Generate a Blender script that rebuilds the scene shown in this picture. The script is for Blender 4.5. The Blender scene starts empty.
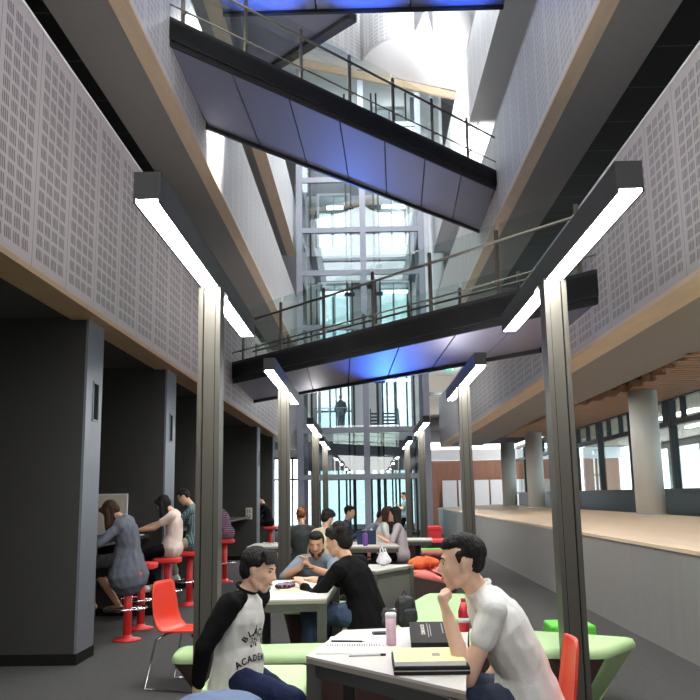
import bpy, bmesh, math, random
import numpy as np
from mathutils import Vector, Matrix, noise
from mathutils.bvhtree import BVHTree
random.seed(7)
C = bpy.context.scene.collection
PI = math.pi
V = Vector

# ------------------------------------------------------------------ materials
MATS = {}
def nt(name):
    m = bpy.data.materials.new(name); m.use_nodes = True
    t = m.node_tree; t.nodes.clear()
    out = t.nodes.new('ShaderNodeOutputMaterial')
    return m, t, out
def pm(name, col, rough=0.5, metal=0.0, var=0.08, scale=8.0, bump=0.0, bscale=None, stretch=(1,1,1), spec=0.5, col2=None, sheen=0.0):
    """procedural principled material: base colour varied by noise, optional bump"""
    m, t, out = nt(name); N = t.nodes; L = t.links
    b = N.new('ShaderNodeBsdfPrincipled'); L.new(b.outputs[0], out.inputs[0])
    tc = N.new('ShaderNodeTexCoord'); mp = N.new('ShaderNodeMapping'); mp.inputs['Scale'].default_value = stretch
    L.new(tc.outputs['Object'], mp.inputs[0])
    nz = N.new('ShaderNodeTexNoise'); nz.inputs['Scale'].default_value = scale; nz.inputs['Detail'].default_value = 4
    L.new(mp.outputs[0], nz.inputs[0])
    cr = N.new('ShaderNodeMix'); cr.data_type = 'RGBA'
    c = list(col) + [1]
    c2 = (list(col2) + [1]) if col2 else [min(1, x * (1 + var)) for x in col] + [1]
    c1 = c if col2 else [x * (1 - var) for x in col] + [1]
    cr.inputs[6].default_value = c1; cr.inputs[7].default_value = c2
    L.new(nz.outputs[0], cr.inputs[0]); L.new(cr.outputs[2], b.inputs['Base Color'])
    b.inputs['Roughness'].default_value = rough; b.inputs['Metallic'].default_value = metal
    b.inputs['Specular IOR Level'].default_value = spec
    if sheen: b.inputs['Sheen Weight'].default_value = sheen
    if bump:
        n2 = N.new('ShaderNodeTexNoise'); n2.inputs['Scale'].default_value = bscale or scale * 4; n2.inputs['Detail'].default_value = 5
        L.new(mp.outputs[0], n2.inputs[0])
        bp = N.new('ShaderNodeBump'); bp.inputs['Strength'].default_value = bump; bp.inputs['Distance'].default_value = .02
        L.new(n2.outputs[0], bp.inputs['Height']); L.new(bp.outputs[0], b.inputs['Normal'])
    MATS[name] = m
    return m
def emis(name, col, s):
    m, t, out = nt(name)
    e = t.nodes.new('ShaderNodeEmission'); e.inputs[0].default_value = list(col) + [1]; e.inputs[1].default_value = s
    t.links.new(e.outputs[0], out.inputs[0]); MATS[name] = m; return m
def glass(name, tint, refl=0.12, rough=0.0):
    """thin architectural glass: see-through tint plus mirror reflection"""
    m, t, out = nt(name); N = t.nodes; L = t.links
    tr = N.new('ShaderNodeBsdfTransparent'); tr.inputs[0].default_value = list(tint) + [1]
    gl = N.new('ShaderNodeBsdfGlossy'); gl.inputs['Roughness'].default_value = rough; gl.inputs[0].default_value = (.9, .95, .95, 1)
    lw = N.new('ShaderNodeLayerWeight'); lw.inputs[0].default_value = .5
    pw = N.new('ShaderNodeMath'); pw.operation = 'POWER'; pw.inputs[1].default_value = 4; L.new(lw.outputs['Facing'], pw.inputs[0])
    ad = N.new('ShaderNodeMath'); ad.operation = 'MULTIPLY_ADD'; ad.inputs[1].default_value = .7; ad.inputs[2].default_value = refl
    L.new(pw.outputs[0], ad.inputs[0])
    mx = N.new('ShaderNodeMixShader'); L.new(ad.outputs[0], mx.inputs[0]); L.new(tr.outputs[0], mx.inputs[1]); L.new(gl.outputs[0], mx.inputs[2])
    L.new(mx.outputs[0], out.inputs[0]); MATS[name] = m; return m
class G:
    """tiny node-math helper"""
    def __init__(s, t): s.t = t
    def m(s, op, a, b=None, c=None):
        n = s.t.nodes.new('ShaderNodeMath'); n.operation = op
        for i, x in enumerate((a, b, c)):
            if x is None: continue
            if isinstance(x, (int, float)): n.inputs[i].default_value = x
            else: s.t.links.new(x, n.inputs[i])
        return n.outputs[0]
    def band(s, x, lo, hi):
        return s.m('MULTIPLY', s.m('GREATER_THAN', x, lo), s.m('LESS_THAN', x, hi))
def perforated(name, base, hole, z0, panel=.75, row=.122, ax='Y', metal=0.0, rough=.45, holes=True):
    m, t, out = nt(name); N = t.nodes; L = t.links; g = G(t)
    b = N.new('ShaderNodeBsdfPrincipled'); L.new(b.outputs[0], out.inputs[0])
    ge = N.new('ShaderNodeNewGeometry'); sp = N.new('ShaderNodeSeparateXYZ'); L.new(ge.outputs['Position'], sp.inputs[0])
    u = sp.outputs[ax]; v = sp.outputs['Z']
    pu = g.m('MULTIPLY', g.m('FRACT', g.m('DIVIDE', g.m('ADD', u, 50.0), panel)), panel)
    cu = g.m('DIVIDE', g.m('SUBTRACT', pu, .06), (panel - .12) / 4)
    inr = g.band(pu, .06, panel - .06)
    fu = g.m('FRACT', cu); fv = g.m('FRACT', g.m('DIVIDE', g.m('SUBTRACT', v, z0 + .09), row))
    vr = g.band(v, z0 + .09, z0 + .09 + row * 15)
    cell = g.m('MULTIPLY', g.band(fu, .12, .88), g.band(fv, .12, .86))
    sl = g.m('LESS_THAN', g.m('FRACT', g.m('ADD', g.m('MULTIPLY', fu, 5.0), g.m('MULTIPLY', fv, .8))), .58)
    mask = g.m('MULTIPLY', g.m('MULTIPLY', cell, sl), g.m('MULTIPLY', inr, vr))
    joint = g.m('LESS_THAN', pu, .008)
    tot = g.m('MAXIMUM', mask, joint) if holes else joint
    nz = N.new('ShaderNodeTexNoise'); nz.inputs['Scale'].default_value = 1.3
    L.new(ge.outputs['Position'], nz.inputs[0])
    mv = N.new('ShaderNodeMix'); mv.data_type = 'RGBA'; L.new(nz.outputs[0], mv.inputs[0])
    mv.inputs[6].default_value = [x * .93 for x in base] + [1]; mv.inputs[7].default_value = [min(1, x * 1.05) for x in base] + [1]
    mx = N.new('ShaderNodeMix'); mx.data_type = 'RGBA'; L.new(tot, mx.inputs[0])
    L.new(mv.outputs[2], mx.inputs[6]); mx.inputs[7].default_value = list(hole) + [1]
    L.new(mx.outputs[2], b.inputs['Base Color']); b.inputs['Roughness'].default_value = rough; b.inputs['Metallic'].default_value = metal
    MATS[name] = m; return m
def striped(name, c1, c2, period, ax='Y', duty=.15, rough=.5, metal=0, coord='Position', grain=0):
    m, t, out = nt(name); N = t.nodes; L = t.links; g = G(t)
    b = N.new('ShaderNodeBsdfPrincipled'); L.new(b.outputs[0], out.inputs[0])
    ge = N.new('ShaderNodeNewGeometry'); sp = N.new('ShaderNodeSeparateXYZ'); L.new(ge.outputs['Position'], sp.inputs[0])
    f = g.m('FRACT', g.m('DIVIDE', g.m('ADD', sp.outputs[ax], 100.0), period))
    k = g.m('LESS_THAN', f, duty)
    nz = N.new('ShaderNodeTexNoise'); nz.inputs['Scale'].default_value = 2.5; nz.inputs['Detail'].default_value = 5
    mp = N.new('ShaderNodeMapping'); mp.inputs['Scale'].default_value = (1, .3, 6) if grain else (1, 1, 1)
    L.new(ge.outputs['Position'], mp.inputs[0]); L.new(mp.outputs[0], nz.inputs[0])
    mv = N.new('ShaderNodeMix'); mv.data_type = 'RGBA'; L.new(nz.outputs[0], mv.inputs[0])
    mv.inputs[6].default_value = [x * .88 for x in c1] + [1]; mv.inputs[7].default_value = [min(1, x * 1.08) for x in c1] + [1]
    mx = N.new('ShaderNodeMix'); mx.data_type = 'RGBA'; L.new(k, mx.inputs[0]); L.new(mv.outputs[2], mx.inputs[6]); mx.inputs[7].default_value = list(c2) + [1]
    L.new(mx.outputs[2], b.inputs['Base Color']); b.inputs['Roughness'].default_value = rough; b.inputs['Metallic'].default_value = metal
    MATS[name] = m; return m
def gridded(name, c1, c2, px, py, ax='XY', w=.02, rough=.6):
    m, t, out = nt(name); N = t.nodes; L = t.links; g = G(t)
    b = N.new('ShaderNodeBsdfPrincipled'); L.new(b.outputs[0], out.inputs[0])
    ge = N.new('ShaderNodeNewGeometry'); sp = N.new('ShaderNodeSeparateXYZ'); L.new(ge.outputs['Position'], sp.inputs[0])
    a = g.m('LESS_THAN', g.m('FRACT', g.m('DIVIDE', g.m('ADD', sp.outputs[ax[0]], 100.0), px)), w / px)
    c = g.m('LESS_THAN', g.m('FRACT', g.m('DIVIDE', g.m('ADD', sp.outputs[ax[1]], 100.0), py)), w / py)
    mx = N.new('ShaderNodeMix'); mx.data_type = 'RGBA'; L.new(g.m('MAXIMUM', a, c), mx.inputs[0])
    mx.inputs[6].default_value = list(c1) + [1]; mx.inputs[7].default_value = list(c2) + [1]
    L.new(mx.outputs[2], b.inputs['Base Color']); b.inputs['Roughness'].default_value = rough
    MATS[name] = m; return m
def checked(name, c1, c2, c3, s=40):
    """tartan / check cloth"""
    m, t, out = nt(name); N = t.nodes; L = t.links; g = G(t)
    b = N.new('ShaderNodeBsdfPrincipled'); L.new(b.outputs[0], out.inputs[0]); b.inputs['Roughness'].default_value = .9
    ge = N.new('ShaderNodeTexCoord'); sp = N.new('ShaderNodeSeparateXYZ'); L.new(ge.outputs['Object'], sp.inputs[0])
    a = g.m('LESS_THAN', g.m('FRACT', g.m('MULTIPLY', g.m('ADD', sp.outputs['X'], sp.outputs['Y']), s)), .35)
    c = g.m('LESS_THAN', g.m('FRACT', g.m('MULTIPLY', sp.outputs['Z'], s)), .35)
    m1 = N.new('ShaderNodeMix'); m1.data_type = 'RGBA'; L.new(a, m1.inputs[0]); m1.inputs[6].default_value = list(c1) + [1]; m1.inputs[7].default_value = list(c2) + [1]
    m2 = N.new('ShaderNodeMix'); m2.data_type = 'RGBA'; L.new(c, m2.inputs[0]); L.new(m1.outputs[2], m2.inputs[6]); m2.inputs[7].default_value = list(c3) + [1]
    L.new(m2.outputs[2], b.inputs['Base Color']); MATS[name] = m; return m

# ------------------------------------------------------------------ mesh builder
class MB:
    def __init__(s): s.v = []; s.f = []; s.sm = []
    def add(s, vs, fs, smooth=False):
        o = len(s.v); s.v += [tuple(x) for x in vs]; s.f += [tuple(i + o for i in f) for f in fs]; s.sm += [smooth] * len(fs); return s
    def hexa(s, p):
        return s.add(p, [(0, 3, 2, 1), (4, 5, 6, 7), (0, 1, 5, 4), (1, 2, 6, 5), (2, 3, 7, 6), (3, 0, 4, 7)])
    def box(s, x0, x1, y0, y1, z0, z1):
        return s.hexa([(x0, y0, z0), (x1, y0, z0), (x1, y1, z0), (x0, y1, z0), (x0, y0, z1), (x1, y0, z1), (x1, y1, z1), (x0, y1, z1)])
    def cbox(s, c, d, rz=0, ry=0):
        M = Matrix.Translation(V(c)) @ Matrix.Rotation(rz, 4, 'Z') @ Matrix.Rotation(ry, 4, 'Y')
        x, y, z = d[0] / 2, d[1] / 2, d[2] / 2
        return s.hexa([M @ V(q) for q in [(-x, -y, -z), (x, -y, -z), (x, y, -z), (-x, y, -z), (-x, -y, z), (x, -y, z), (x, y, z), (-x, y, z)]])
    def beam(s, a, b, w, h, up=(0, 0, 1)):
        """rectangular bar from a to b, w sideways, h along up"""
        a, b = V(a), V(b); d = (b - a).normalized(); u = V(up); r = d.cross(u).normalized(); u = r.cross(d).normalized()
        P = []
        for q in (a, b): P += [q - r * w / 2 - u * h / 2, q + r * w / 2 - u * h / 2, q + r * w / 2 + u * h / 2, q - r * w / 2 + u * h / 2]
        return s.hexa(P)
    def prism(s, poly, z0, z1):
        n = len(poly); vs = [(p[0], p[1], z0) for p in poly] + [(p[0], p[1], z1) for p in poly]
        return s.add(vs, [tuple(range(n))[::-1], tuple(range(n, 2 * n))] + [(i, (i + 1) % n, n + (i + 1) % n, n + i) for i in range(n)])
    def tube(s, pts, r, n=8, closed=False, smooth=True):
        pts = [V(p) for p in pts]; rs = r if isinstance(r, (list, tuple)) else [r] * len(pts)
        rings = []; prev = None
        for i, p in enumerate(pts):
            a = pts[max(i - 1, 0)] if not closed else pts[i - 1]; b = pts[min(i + 1, len(pts) - 1)] if not closed else pts[(i + 1) % len(pts)]
            d = (b - a).normalized()
            if prev is None: u = d.orthogonal().normalized()
            else: u = (prev - d * prev.dot(d)).normalized()
            prev = u; w = d.cross(u)
            rings.append([p + (u * math.cos(2 * PI * k / n) + w * math.sin(2 * PI * k / n)) * rs[i] for k in range(n)])
        vs = [q for R in rings for q in R]; m = len(pts); fs = []
        for i in range(m if closed else m - 1):
            j = (i + 1) % m
            fs += [(i * n + k, i * n + (k + 1) % n, j * n + (k + 1) % n, j * n + k) for k in range(n)]
        if not closed: fs += [tuple(range(n))[::-1], tuple(range((m - 1) * n, m * n))]
        return s.add(vs, fs, smooth)
    def lathe(s, prof, c=(0, 0, 0), n=24, smooth=True):
        """prof: list of (r, z)"""
        vs = []; fs = []
        for r, z in prof: vs += [(c[0] + r * math.cos(2 * PI * k / n), c[1] + r * math.sin(2 * PI * k / n), c[2] + z) for k in range(n)]
        for i in range(len(prof) - 1): fs += [(i * n + k, i * n + (k + 1) % n, (i + 1) * n + (k + 1) % n, (i + 1) * n + k) for k in range(n)]
        fs += [tuple(range(n))[::-1], tuple(range((len(prof) - 1) * n, len(prof) * n))]
        return s.add(vs, fs, smooth)
    def ball(s, c, r, n=12, m=8, frame=None):
        r = (r, r, r) if isinstance(r, (int, float)) else r
        F = frame or (V((1, 0, 0)), V((0, 1, 0)), V((0, 0, 1)))
        vs = []; c = V(c)
        for i in range(1, m):
            t = PI * i / m
            for k in range(n):
                a = 2 * PI * k / n
                vs.append(c + F[0] * (r[0] * math.sin(t) * math.cos(a)) + F[1] * (r[1] * math.sin(t) * math.sin(a)) + F[2] * (r[2] * math.cos(t)))
        fs = [((i) * n + k, (i + 1) * n + k, (i + 1) * n + (k + 1) % n, i * n + (k + 1) % n) for i in range(m - 2) for k in range(n)]
        t0 = len(vs); vs += [c + F[2] * r[2], c - F[2] * r[2]]
        fs += [(t0, k, (k + 1) % n) for k in range(n)] + [(t0 + 1, (m - 2) * n + (k + 1) % n, (m - 2) * n + k) for k in range(n)]
        return s.add(vs, fs, True)
    def limb(s, a, b, ra, rb, u=None, n=14):
        """tapered elliptical capsule; ra, rb = radius or (width, depth)"""
        a, b = V(a), V(b); d = b - a
        if d.length < 1e-5: d = V((0, 0, 1e-4))
        d.normalize()
        ra = (ra, ra) if isinstance(ra, (int, float)) else ra; rb = (rb, rb) if isinstance(rb, (int, float)) else rb
        u = V(u) if u is not None else d.orthogonal(); u = u - d * u.dot(d)
        if u.length < 1e-4: u = d.orthogonal()
        u.normalize(); w = d.cross(u)
        R = []
        for t in (80, 55, 28): R.append((a - d * min(ra) * math.sin(math.radians(t)), ra[0] * math.cos(math.radians(t)), ra[1] * math.cos(math.radians(t))))
        R.append((a, *ra)); R.append(((a + b) / 2, (ra[0] + rb[0]) / 2, (ra[1] + rb[1]) / 2)); R.append((b, *rb))
        for t in (28, 55, 80): R.append((b + d * min(rb) * math.sin(math.radians(t)), rb[0] * math.cos(math.radians(t)), rb[1] * math.cos(math.radians(t))))
        vs = []
        for c, x, y in R: vs += [c + u * (x * math.cos(2 * PI * k / n)) + w * (y * math.sin(2 * PI * k / n)) for k in range(n)]
        m = len(R)
        fs = [(i * n + k, i * n + (k + 1) % n, (i + 1) * n + (k + 1) % n, (i + 1) * n + k) for i in range(m - 1) for k in range(n)]
        fs += [tuple(range(n))[::-1], tuple(range((m - 1) * n, m * n))]
        return s.add(vs, fs, True)
    def mesh(s, name='m'):
        me = bpy.data.meshes.new(name); me.from_pydata(s.v, [], s.f)
        me.polygons.foreach_set('use_smooth', s.sm); me.update(); return me

def wmat(o):
    m = Matrix.Translation(o.location) @ Matrix.Rotation(o.rotation_euler[2], 4, 'Z')
    return wmat(o.parent) @ m if o.parent else m
def tag(o, label=None, cat=None, group=None, kind=None):
    if label: o['label'] = label
    if cat: o['category'] = cat
    if group: o['group'] = group
    if kind: o['kind'] = kind
    return o
def thing(name, label, cat, loc=(0, 0, 0), rz=0, group=None):
    o = bpy.data.objects.new(name, None); C.objects.link(o); o.location = loc; o.rotation_euler = (0, 0, rz); o.empty_display_size = .1
    return tag(o, label, cat, group)
def link(name, me, mat, parent=None, local=False, bevel=0, world=True):
    """link mesh data as one object. coordinates are world unless local=True (then in the parent's frame)"""
    o = bpy.data.objects.new(name, me); C.objects.link(o)
    if mat is not None: me.materials.append(MATS[mat] if isinstance(mat, str) else mat)
    if parent:
        o.parent = parent
        if not local: me.transform(wmat(parent).inverted())
        # keep part origin at its own centre
        c = sum((v.co for v in me.vertices), V()) / max(1, len(me.vertices))
        me.transform(Matrix.Translation(-c)); o.location = c
    elif not local:
        xs = [v.co for v in me.vertices]
        lo = V([min(v[i] for v in xs) for i in range(3)]); hi = V([max(v[i] for v in xs) for i in range(3)])
        c = V(((lo.x + hi.x) / 2, (lo.y + hi.y) / 2, lo.z)); me.transform(Matrix.Translation(-c)); o.location = c
    if bevel:
        b = o.modifiers.new('bevel', 'BEVEL'); b.width = bevel; b.segments = 2; b.limit_method = 'ANGLE'; b.angle_limit = .6
        b.harden_normals = False
    return o
def obj(name, mb, mat, parent=None, local=False, bevel=0): return link(name, mb.mesh(name), mat, parent, local, bevel)
def struct(name, mb, mat, parent=None):
    o = obj(name, mb, mat, parent)
    if not parent: o['kind'] = 'structure'
    return o
def dup(root, loc=None, rz=None, label=None, group=None, parent=None):
    c = root.copy(); C.objects.link(c)
    if parent: c.parent = parent
    if loc is not None: c.location = loc
    if rz is not None: c.rotation_euler = (0, 0, rz)
    if label: c['label'] = label
    if group: c['group'] = group
    for ch in list(root.children): dup(ch, parent=c)
    return c
pm('carpet', (.06, .058, .058), .95, var=.25, scale=30, bump=.6, bscale=220, stretch=(1, .35, 1))
pm('dark_wall', (.038, .038, .035), .6, var=.1, scale=3)
pm('end_metal', (.22, .24, .28), .45, .6, var=.05)
pm('timber', (.50, .33, .20), .5, var=.18, scale=3, stretch=(6, .5, 6), bump=.1)
pm('timber_pale', (.74, .57, .41), .5, var=.14, scale=2.5, stretch=(3, .5, 3))
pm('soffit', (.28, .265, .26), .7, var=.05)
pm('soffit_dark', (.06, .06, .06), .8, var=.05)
pm('concrete_wall', (.33, .325, .315), .5, .3, var=.09, scale=2.0, stretch=(1, 7, .35))
pm('post_metal', (.095, .09, .078), .42, .5, var=.08, scale=5, stretch=(3, 3, .3))
pm('groove', (.012, .012, .012), .9, spec=.1)
pm('lamp_case', (.04, .04, .041), .45, .3)
pm('bridge_dark', (.035, .034, .036), .45, .2, var=.05)
pm('bridge_panel', (.23, .23, .31), .52, .55, var=.03)
pm('bridge_joint', (.01, .01, .012), .8)
pm('steel', (.34, .31, .26), .35, .9, var=.08)
pm('rail_dark', (.20, .18, .15), .35, .8)
pm('lift_steel', (.28, .29, .34), .45, .5, var=.05)
pm('lift_panel', (.16, .165, .19), .5, .3, var=.05)
pm('black_metal', (.02, .02, .022), .5, .2)
pm('white_paint', (.72, .73, .75), .6, var=.03)
pm('white_soft', (.78, .78, .80), .6, var=.03)
pm('column_paint', (.66, .69, .67), .55, var=.06, scale=2)
pm('frame_teal', (.035, .042, .048), .4, .4)
pm('wood_brown', (.28, .13, .08), .6, var=.3, scale=2, stretch=(4, 4, .4))
pm('beige_panel', (.66, .62, .53), .6, var=.05)
pm('chair_red', (.72, .045, .02), .35, var=.04)
pm('stool_red', (.70, .035, .035), .38, var=.04)
pm('chrome', (.75, .75, .77), .12, 1.0, var=.02)
pm('green_fabric', (.42, .60, .31), .85, var=.06, scale=60, bump=.15, bscale=300)
pm('green_bright', (.13, .62, .06), .6, var=.05)
pm('maroon_fabric', (.062, .030, .026), .85, var=.1, scale=60, bump=.15, bscale=300)
pm('pink_fabric', (.66, .16, .14), .85, var=.06, scale=60)
pm('brown_fabric', (.13, .085, .07), .85, var=.1, scale=60)
pm('red_fabric', (.68, .04, .05), .8, var=.06, scale=60)
pm('blue_fabric', (.12, .17, .30), .8, var=.08, scale=60, bump=.2, bscale=300)
pm('table_top', (.58, .55, .51), .42, var=.03)
pm('table_edge', (.30, .27, .23), .5)
pm('table_leg', (.075, .075, .07), .45, .3)
pm('table_panel', (.16, .15, .14), .55)
pm('skin', (.66, .39, .26), .5, var=.06, scale=20)
pm('skin_light', (.74, .47, .34), .5, var=.06, scale=20)
pm('skin_warm', (.50, .26, .16), .5, var=.06, scale=20)
pm('hair_black', (.012, .010, .010), .65, spec=.25, var=.3, scale=60, bump=.8, bscale=90, stretch=(1, 1, .25))
pm('hair_brown', (.05, .022, .014), .65, spec=.25, var=.3, scale=60, bump=.8, bscale=90, stretch=(1, 1, .25))
pm('hair_ginger', (.25, .08, .03), .65, spec=.25, var=.3, scale=60, bump=.5, bscale=90)
pm('lips', (.45, .13, .10), .45)
pm('eye_white', (.7, .68, .66), .3)
pm('eye_dark', (.01, .008, .008), .25)
pm('cloth_white', (.74, .74, .71), .9, spec=.2, var=.03, scale=30, bump=.2, bscale=160)
pm('cloth_black', (.005, .005, .0055), .9, spec=.12, var=.15, scale=30, bump=.2, bscale=160)
pm('cloth_navy', (.012, .018, .055), .85, spec=.2, var=.2, scale=25, bump=.3, bscale=150)
pm('denim', (.045, .075, .14), .85, var=.3, scale=30, bump=.3, bscale=200)
pm('denim_dark', (.03, .045, .085), .85, var=.3, scale=30, bump=.3, bscale=200)
pm('cloth_grey', (.13, .14, .17), .9, spec=.2, var=.1, scale=30, bump=.3, bscale=150)
pm('cloth_steel', (.22, .27, .32), .9, spec=.2, var=.1, scale=30, bump=.3, bscale=150)
pm('cloth_pink', (.70, .56, .50), .9, spec=.2, var=.08, scale=50)
pm('cloth_lilac', (.40, .37, .40), .9, spec=.2, var=.08, scale=50)
pm('cloth_darkblue', (.03, .045, .09), .9, spec=.2, var=.1)
pm('cloth_charcoal', (.04, .045, .045), .9, spec=.2, var=.1)
pm('cloth_beige', (.42, .36, .25), .9, spec=.2, var=.08)
pm('cloth_sky', (.35, .5, .58), .9, spec=.2, var=.08)
checked('check_green', (.05, .12, .12), (.30, .36, .36), (.08, .16, .17), 28)
checked('check_red', (.02, .015, .03), (.35, .10, .16), (.22, .2, .3), 26)
pm('shoe_white', (.6, .6, .58), .6); pm('shoe_black', (.015, .015, .015), .5); pm('shoe_tan', (.3, .16, .09), .6)
pm('paper', (.82, .82, .80), .7, var=.02); pm('paper_yellow', (.74, .70, .22), .7, var=.2, scale=5, col2=(.78, .77, .55))
pm('ink', (.02, .02, .025), .6); pm('ink_grey', (.30, .30, .30), .6)
pm('book_black', (.013, .011, .010), .6, spec=.2); pm('print_pale', (.55, .52, .46), .6)
pm('bottle_pink', (.62, .42, .50), .3, .1, var=.25, scale=10, stretch=(1, 1, 5)); pm('bottle_purple', (.16, .05, .30), .3)
pm('plastic_white', (.75, .75, .77), .35); pm('bag_black', (.014, .015, .018), .65, bump=.6, bscale=30)
pm('bag_orange', (.60, .12, .03), .7, var=.3, scale=10, bump=.6, bscale=20)
pm('cloth_green_dark', (.03, .22, .13), .8, spec=.2, bump=.5, bscale=20); pm('can_red', (.6, .04, .05), .3, .3)
emis('lamp_light', (1.0, .97, .90), 38); emis('exit_green', (.02, .45, .25), 1.2); emis('exit_white', (.8, 1, .9), 1.5)
emis('strip_light', (1.0, .98, .95), 9); emis('lift_light', (.95, .98, 1.0), 5); emis('sky_light', (.9, .96, 1.0), 6)
glass('glass_rail', (.91, .955, .935), .03); glass('glass_lift', (.90, .94, .95), .09); glass('glass_facade', (.82, .9, .9), .06)
glass('glass_teal', (.80, .90, .89), .09)
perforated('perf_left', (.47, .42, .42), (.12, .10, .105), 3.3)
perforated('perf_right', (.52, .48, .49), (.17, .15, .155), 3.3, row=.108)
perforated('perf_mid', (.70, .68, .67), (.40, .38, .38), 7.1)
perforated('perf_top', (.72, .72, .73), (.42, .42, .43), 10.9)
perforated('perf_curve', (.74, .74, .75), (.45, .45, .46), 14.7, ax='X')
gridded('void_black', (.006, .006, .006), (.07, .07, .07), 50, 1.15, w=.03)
striped('slat_wood', (.34, .20, .125), (.05, .03, .02), .16, ax='X', duty=.16, grain=1)
pm('slat_timber', (.48, .30, .19), .55, var=.2, scale=2, stretch=(.5, 5, 5))
emis('fill_glow', (1.0, .96, .92), 13)  # glow of the strips added to brighten soffits and upper fascias
glass('glass_dim', (.56, .62, .62), .09); glass('glass_mid', (.70, .76, .77), .08)
# ------------------------------------------------------------------ camera
cam_d = bpy.data.cameras.new('camera'); cam = bpy.data.objects.new('camera', cam_d); C.objects.link(cam)
f = 830.0
d1 = V((17, -146, -f)).normalized(); d3 = V((-77, (-17 * 77 + f * f) / 146, -f)).normalized(); dX = d1.cross(d3)
Mw = Matrix((dX, d1, d3)).to_4x4()      # camera coords -> world
Mw.translation = V((0, 0, 1.5)); cam.matrix_world = Mw
cam_d.sensor_width = 36; cam_d.sensor_fit = 'HORIZONTAL'; cam_d.lens = f * 36 / 700; cam_d.clip_end = 300; cam_d.clip_start = .05
bpy.context.scene.camera = cam

XL, XR = -2.6, 2.8          # gallery faces
YE = 31.5                   # galleries end here
# ------------------------------------------------------------------ floor, ledge wall
struct('floor', MB().box(-9, 12, -7, 46, -.2, 0), 'carpet')
w = MB().hexa([(2.85, -2, 0), (5.25, -2, 0), (5.25, 34, 0), (2.85, 34, 0), (2.85, -2, .95), (5.25, -2, 1.06), (5.25, 34, 1.06), (2.85, 34, .95)])
ledge = struct('wall_right_low', w, 'concrete_wall')
struct('trim_1', MB().hexa([(2.83, -2, .95), (5.25, -2, 1.06), (5.25, 34.02, 1.06), (2.83, 34.02, .95), (2.83, -2, .985), (5.25, -2, 1.095), (5.25, 34.02, 1.095), (2.83, 34.02, .985)]), 'timber_pale')
j = MB()
for y in (4.4, 6.9, 9.4, 11.9, 14.4, 16.9, 19.4, 21.9, 24.4): j.box(2.842, 2.852, y, y + .012, .02, .94)

# ------------------------------------------------------------------ galleries
def gallery(side, z, matf, lip='timber', far=8, lipw=.22, soffw=.75, y0=-4, ye=YE, soff='soffit'):
    s = -1 if side == 'left' else 1; X = XL if s < 0 else XR; H = 2.02 if s < 0 else (1.8 if z < 4 else 1.92)
    a = lambda x: X + s * x
    def bx(mb, xa, xb, ya, yb, za, zb): return mb.box(min(xa, xb), max(xa, xb), ya, yb, za, zb)
    lv = {3.3: 'gallery', 7.1: 'upper_gallery', 10.9: 'third_gallery', 14.7: 'top_gallery'}[z]
    fc = struct('wall_%s_%s' % (side, lv), bx(MB(), a(0), a(.07), y0, ye, z + .02, z + H), matf)
    struct('ceiling_%s_%s_lip' % (side, lv), bx(MB(), a(-.005), a(lipw), y0, ye, z - .03, z + .02), lip)
    struct('ceiling_%s_%s' % (side, lv), bx(MB(), a(lipw), a(lipw + soffw), y0, ye, z, z + .05), soff)
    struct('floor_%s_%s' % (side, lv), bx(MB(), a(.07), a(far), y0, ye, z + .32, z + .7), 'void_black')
    struct('wall_%s_%s_end' % (side, lv), bx(MB(), a(0), a(1.1), ye, ye + .1, z - .03, z + H), 'white_soft')
    cap = struct('trim_%d' % {('left', 3.3): 3, ('right', 3.3): 4, ('left', 7.1): 5, ('right', 7.1): 6, ('left', 10.9): 7, ('right', 10.9): 8, ('left', 14.7): 9, ('right', 14.7): 10}[(side, z)],
                 bx(MB(), a(-.01), a(.09), y0, ye, z + H, z + H + .02), 'white_soft')
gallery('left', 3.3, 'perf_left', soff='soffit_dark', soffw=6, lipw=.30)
gallery('right', 3.3, 'perf_right', soffw=1.25, lip='timber_pale', lipw=.32)
gallery('left', 7.1, 'perf_mid', lip='timber_pale'); gallery('right', 7.1, 'perf_mid', lip='timber_pale')
gallery('left', 10.9, 'perf_top', lip='timber_pale', lipw=.35, soffw=.4); gallery('right', 10.9, 'perf_top', lip='white_soft', soff='white_soft')
gallery('left', 14.7, 'perf_top', ye=20); gallery('right', 14.7, 'perf_top', lip='white_soft', soff='white_soft', ye=20)
# hidden depth of the galleries: outer side walls, dark
struct('wall_left', MB().box(-10.8, -10.6, -7, 46, 0, 18.5), 'dark_wall')
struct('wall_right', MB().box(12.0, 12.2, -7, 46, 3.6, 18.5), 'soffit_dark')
struct('ceiling', MB().box(-10.8, -4, -7, 21, 18.5, 18.7).box(4.2, 12.2, -7, 21, 18.5, 18.7).box(-4, 4.2, -7, -5, 18.5, 18.7).box(-4, 4.2, 1, 1.4, 18.5, 18.7).box(-4, 4.2, 7.5, 7.9, 18.5, 18.7).box(-4, 4.2, 14, 14.4, 18.5, 18.7).box(-4, 4.2, 20.4, 21, 18.5, 18.7).box(-10.8, -1.5, 21, 26, 18.5, 18.7).box(5, 12.2, 21, 26, 18.5, 18.7).box(-10.8, 12.2, 26, 46, 18.5, 18.7), 'white_soft')
# dark room behind the dividers on the left
struct('wall_left_rear', MB().box(-6.6, -6.5, -4, 30, 0, 3.6), 'dark_wall')
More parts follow.
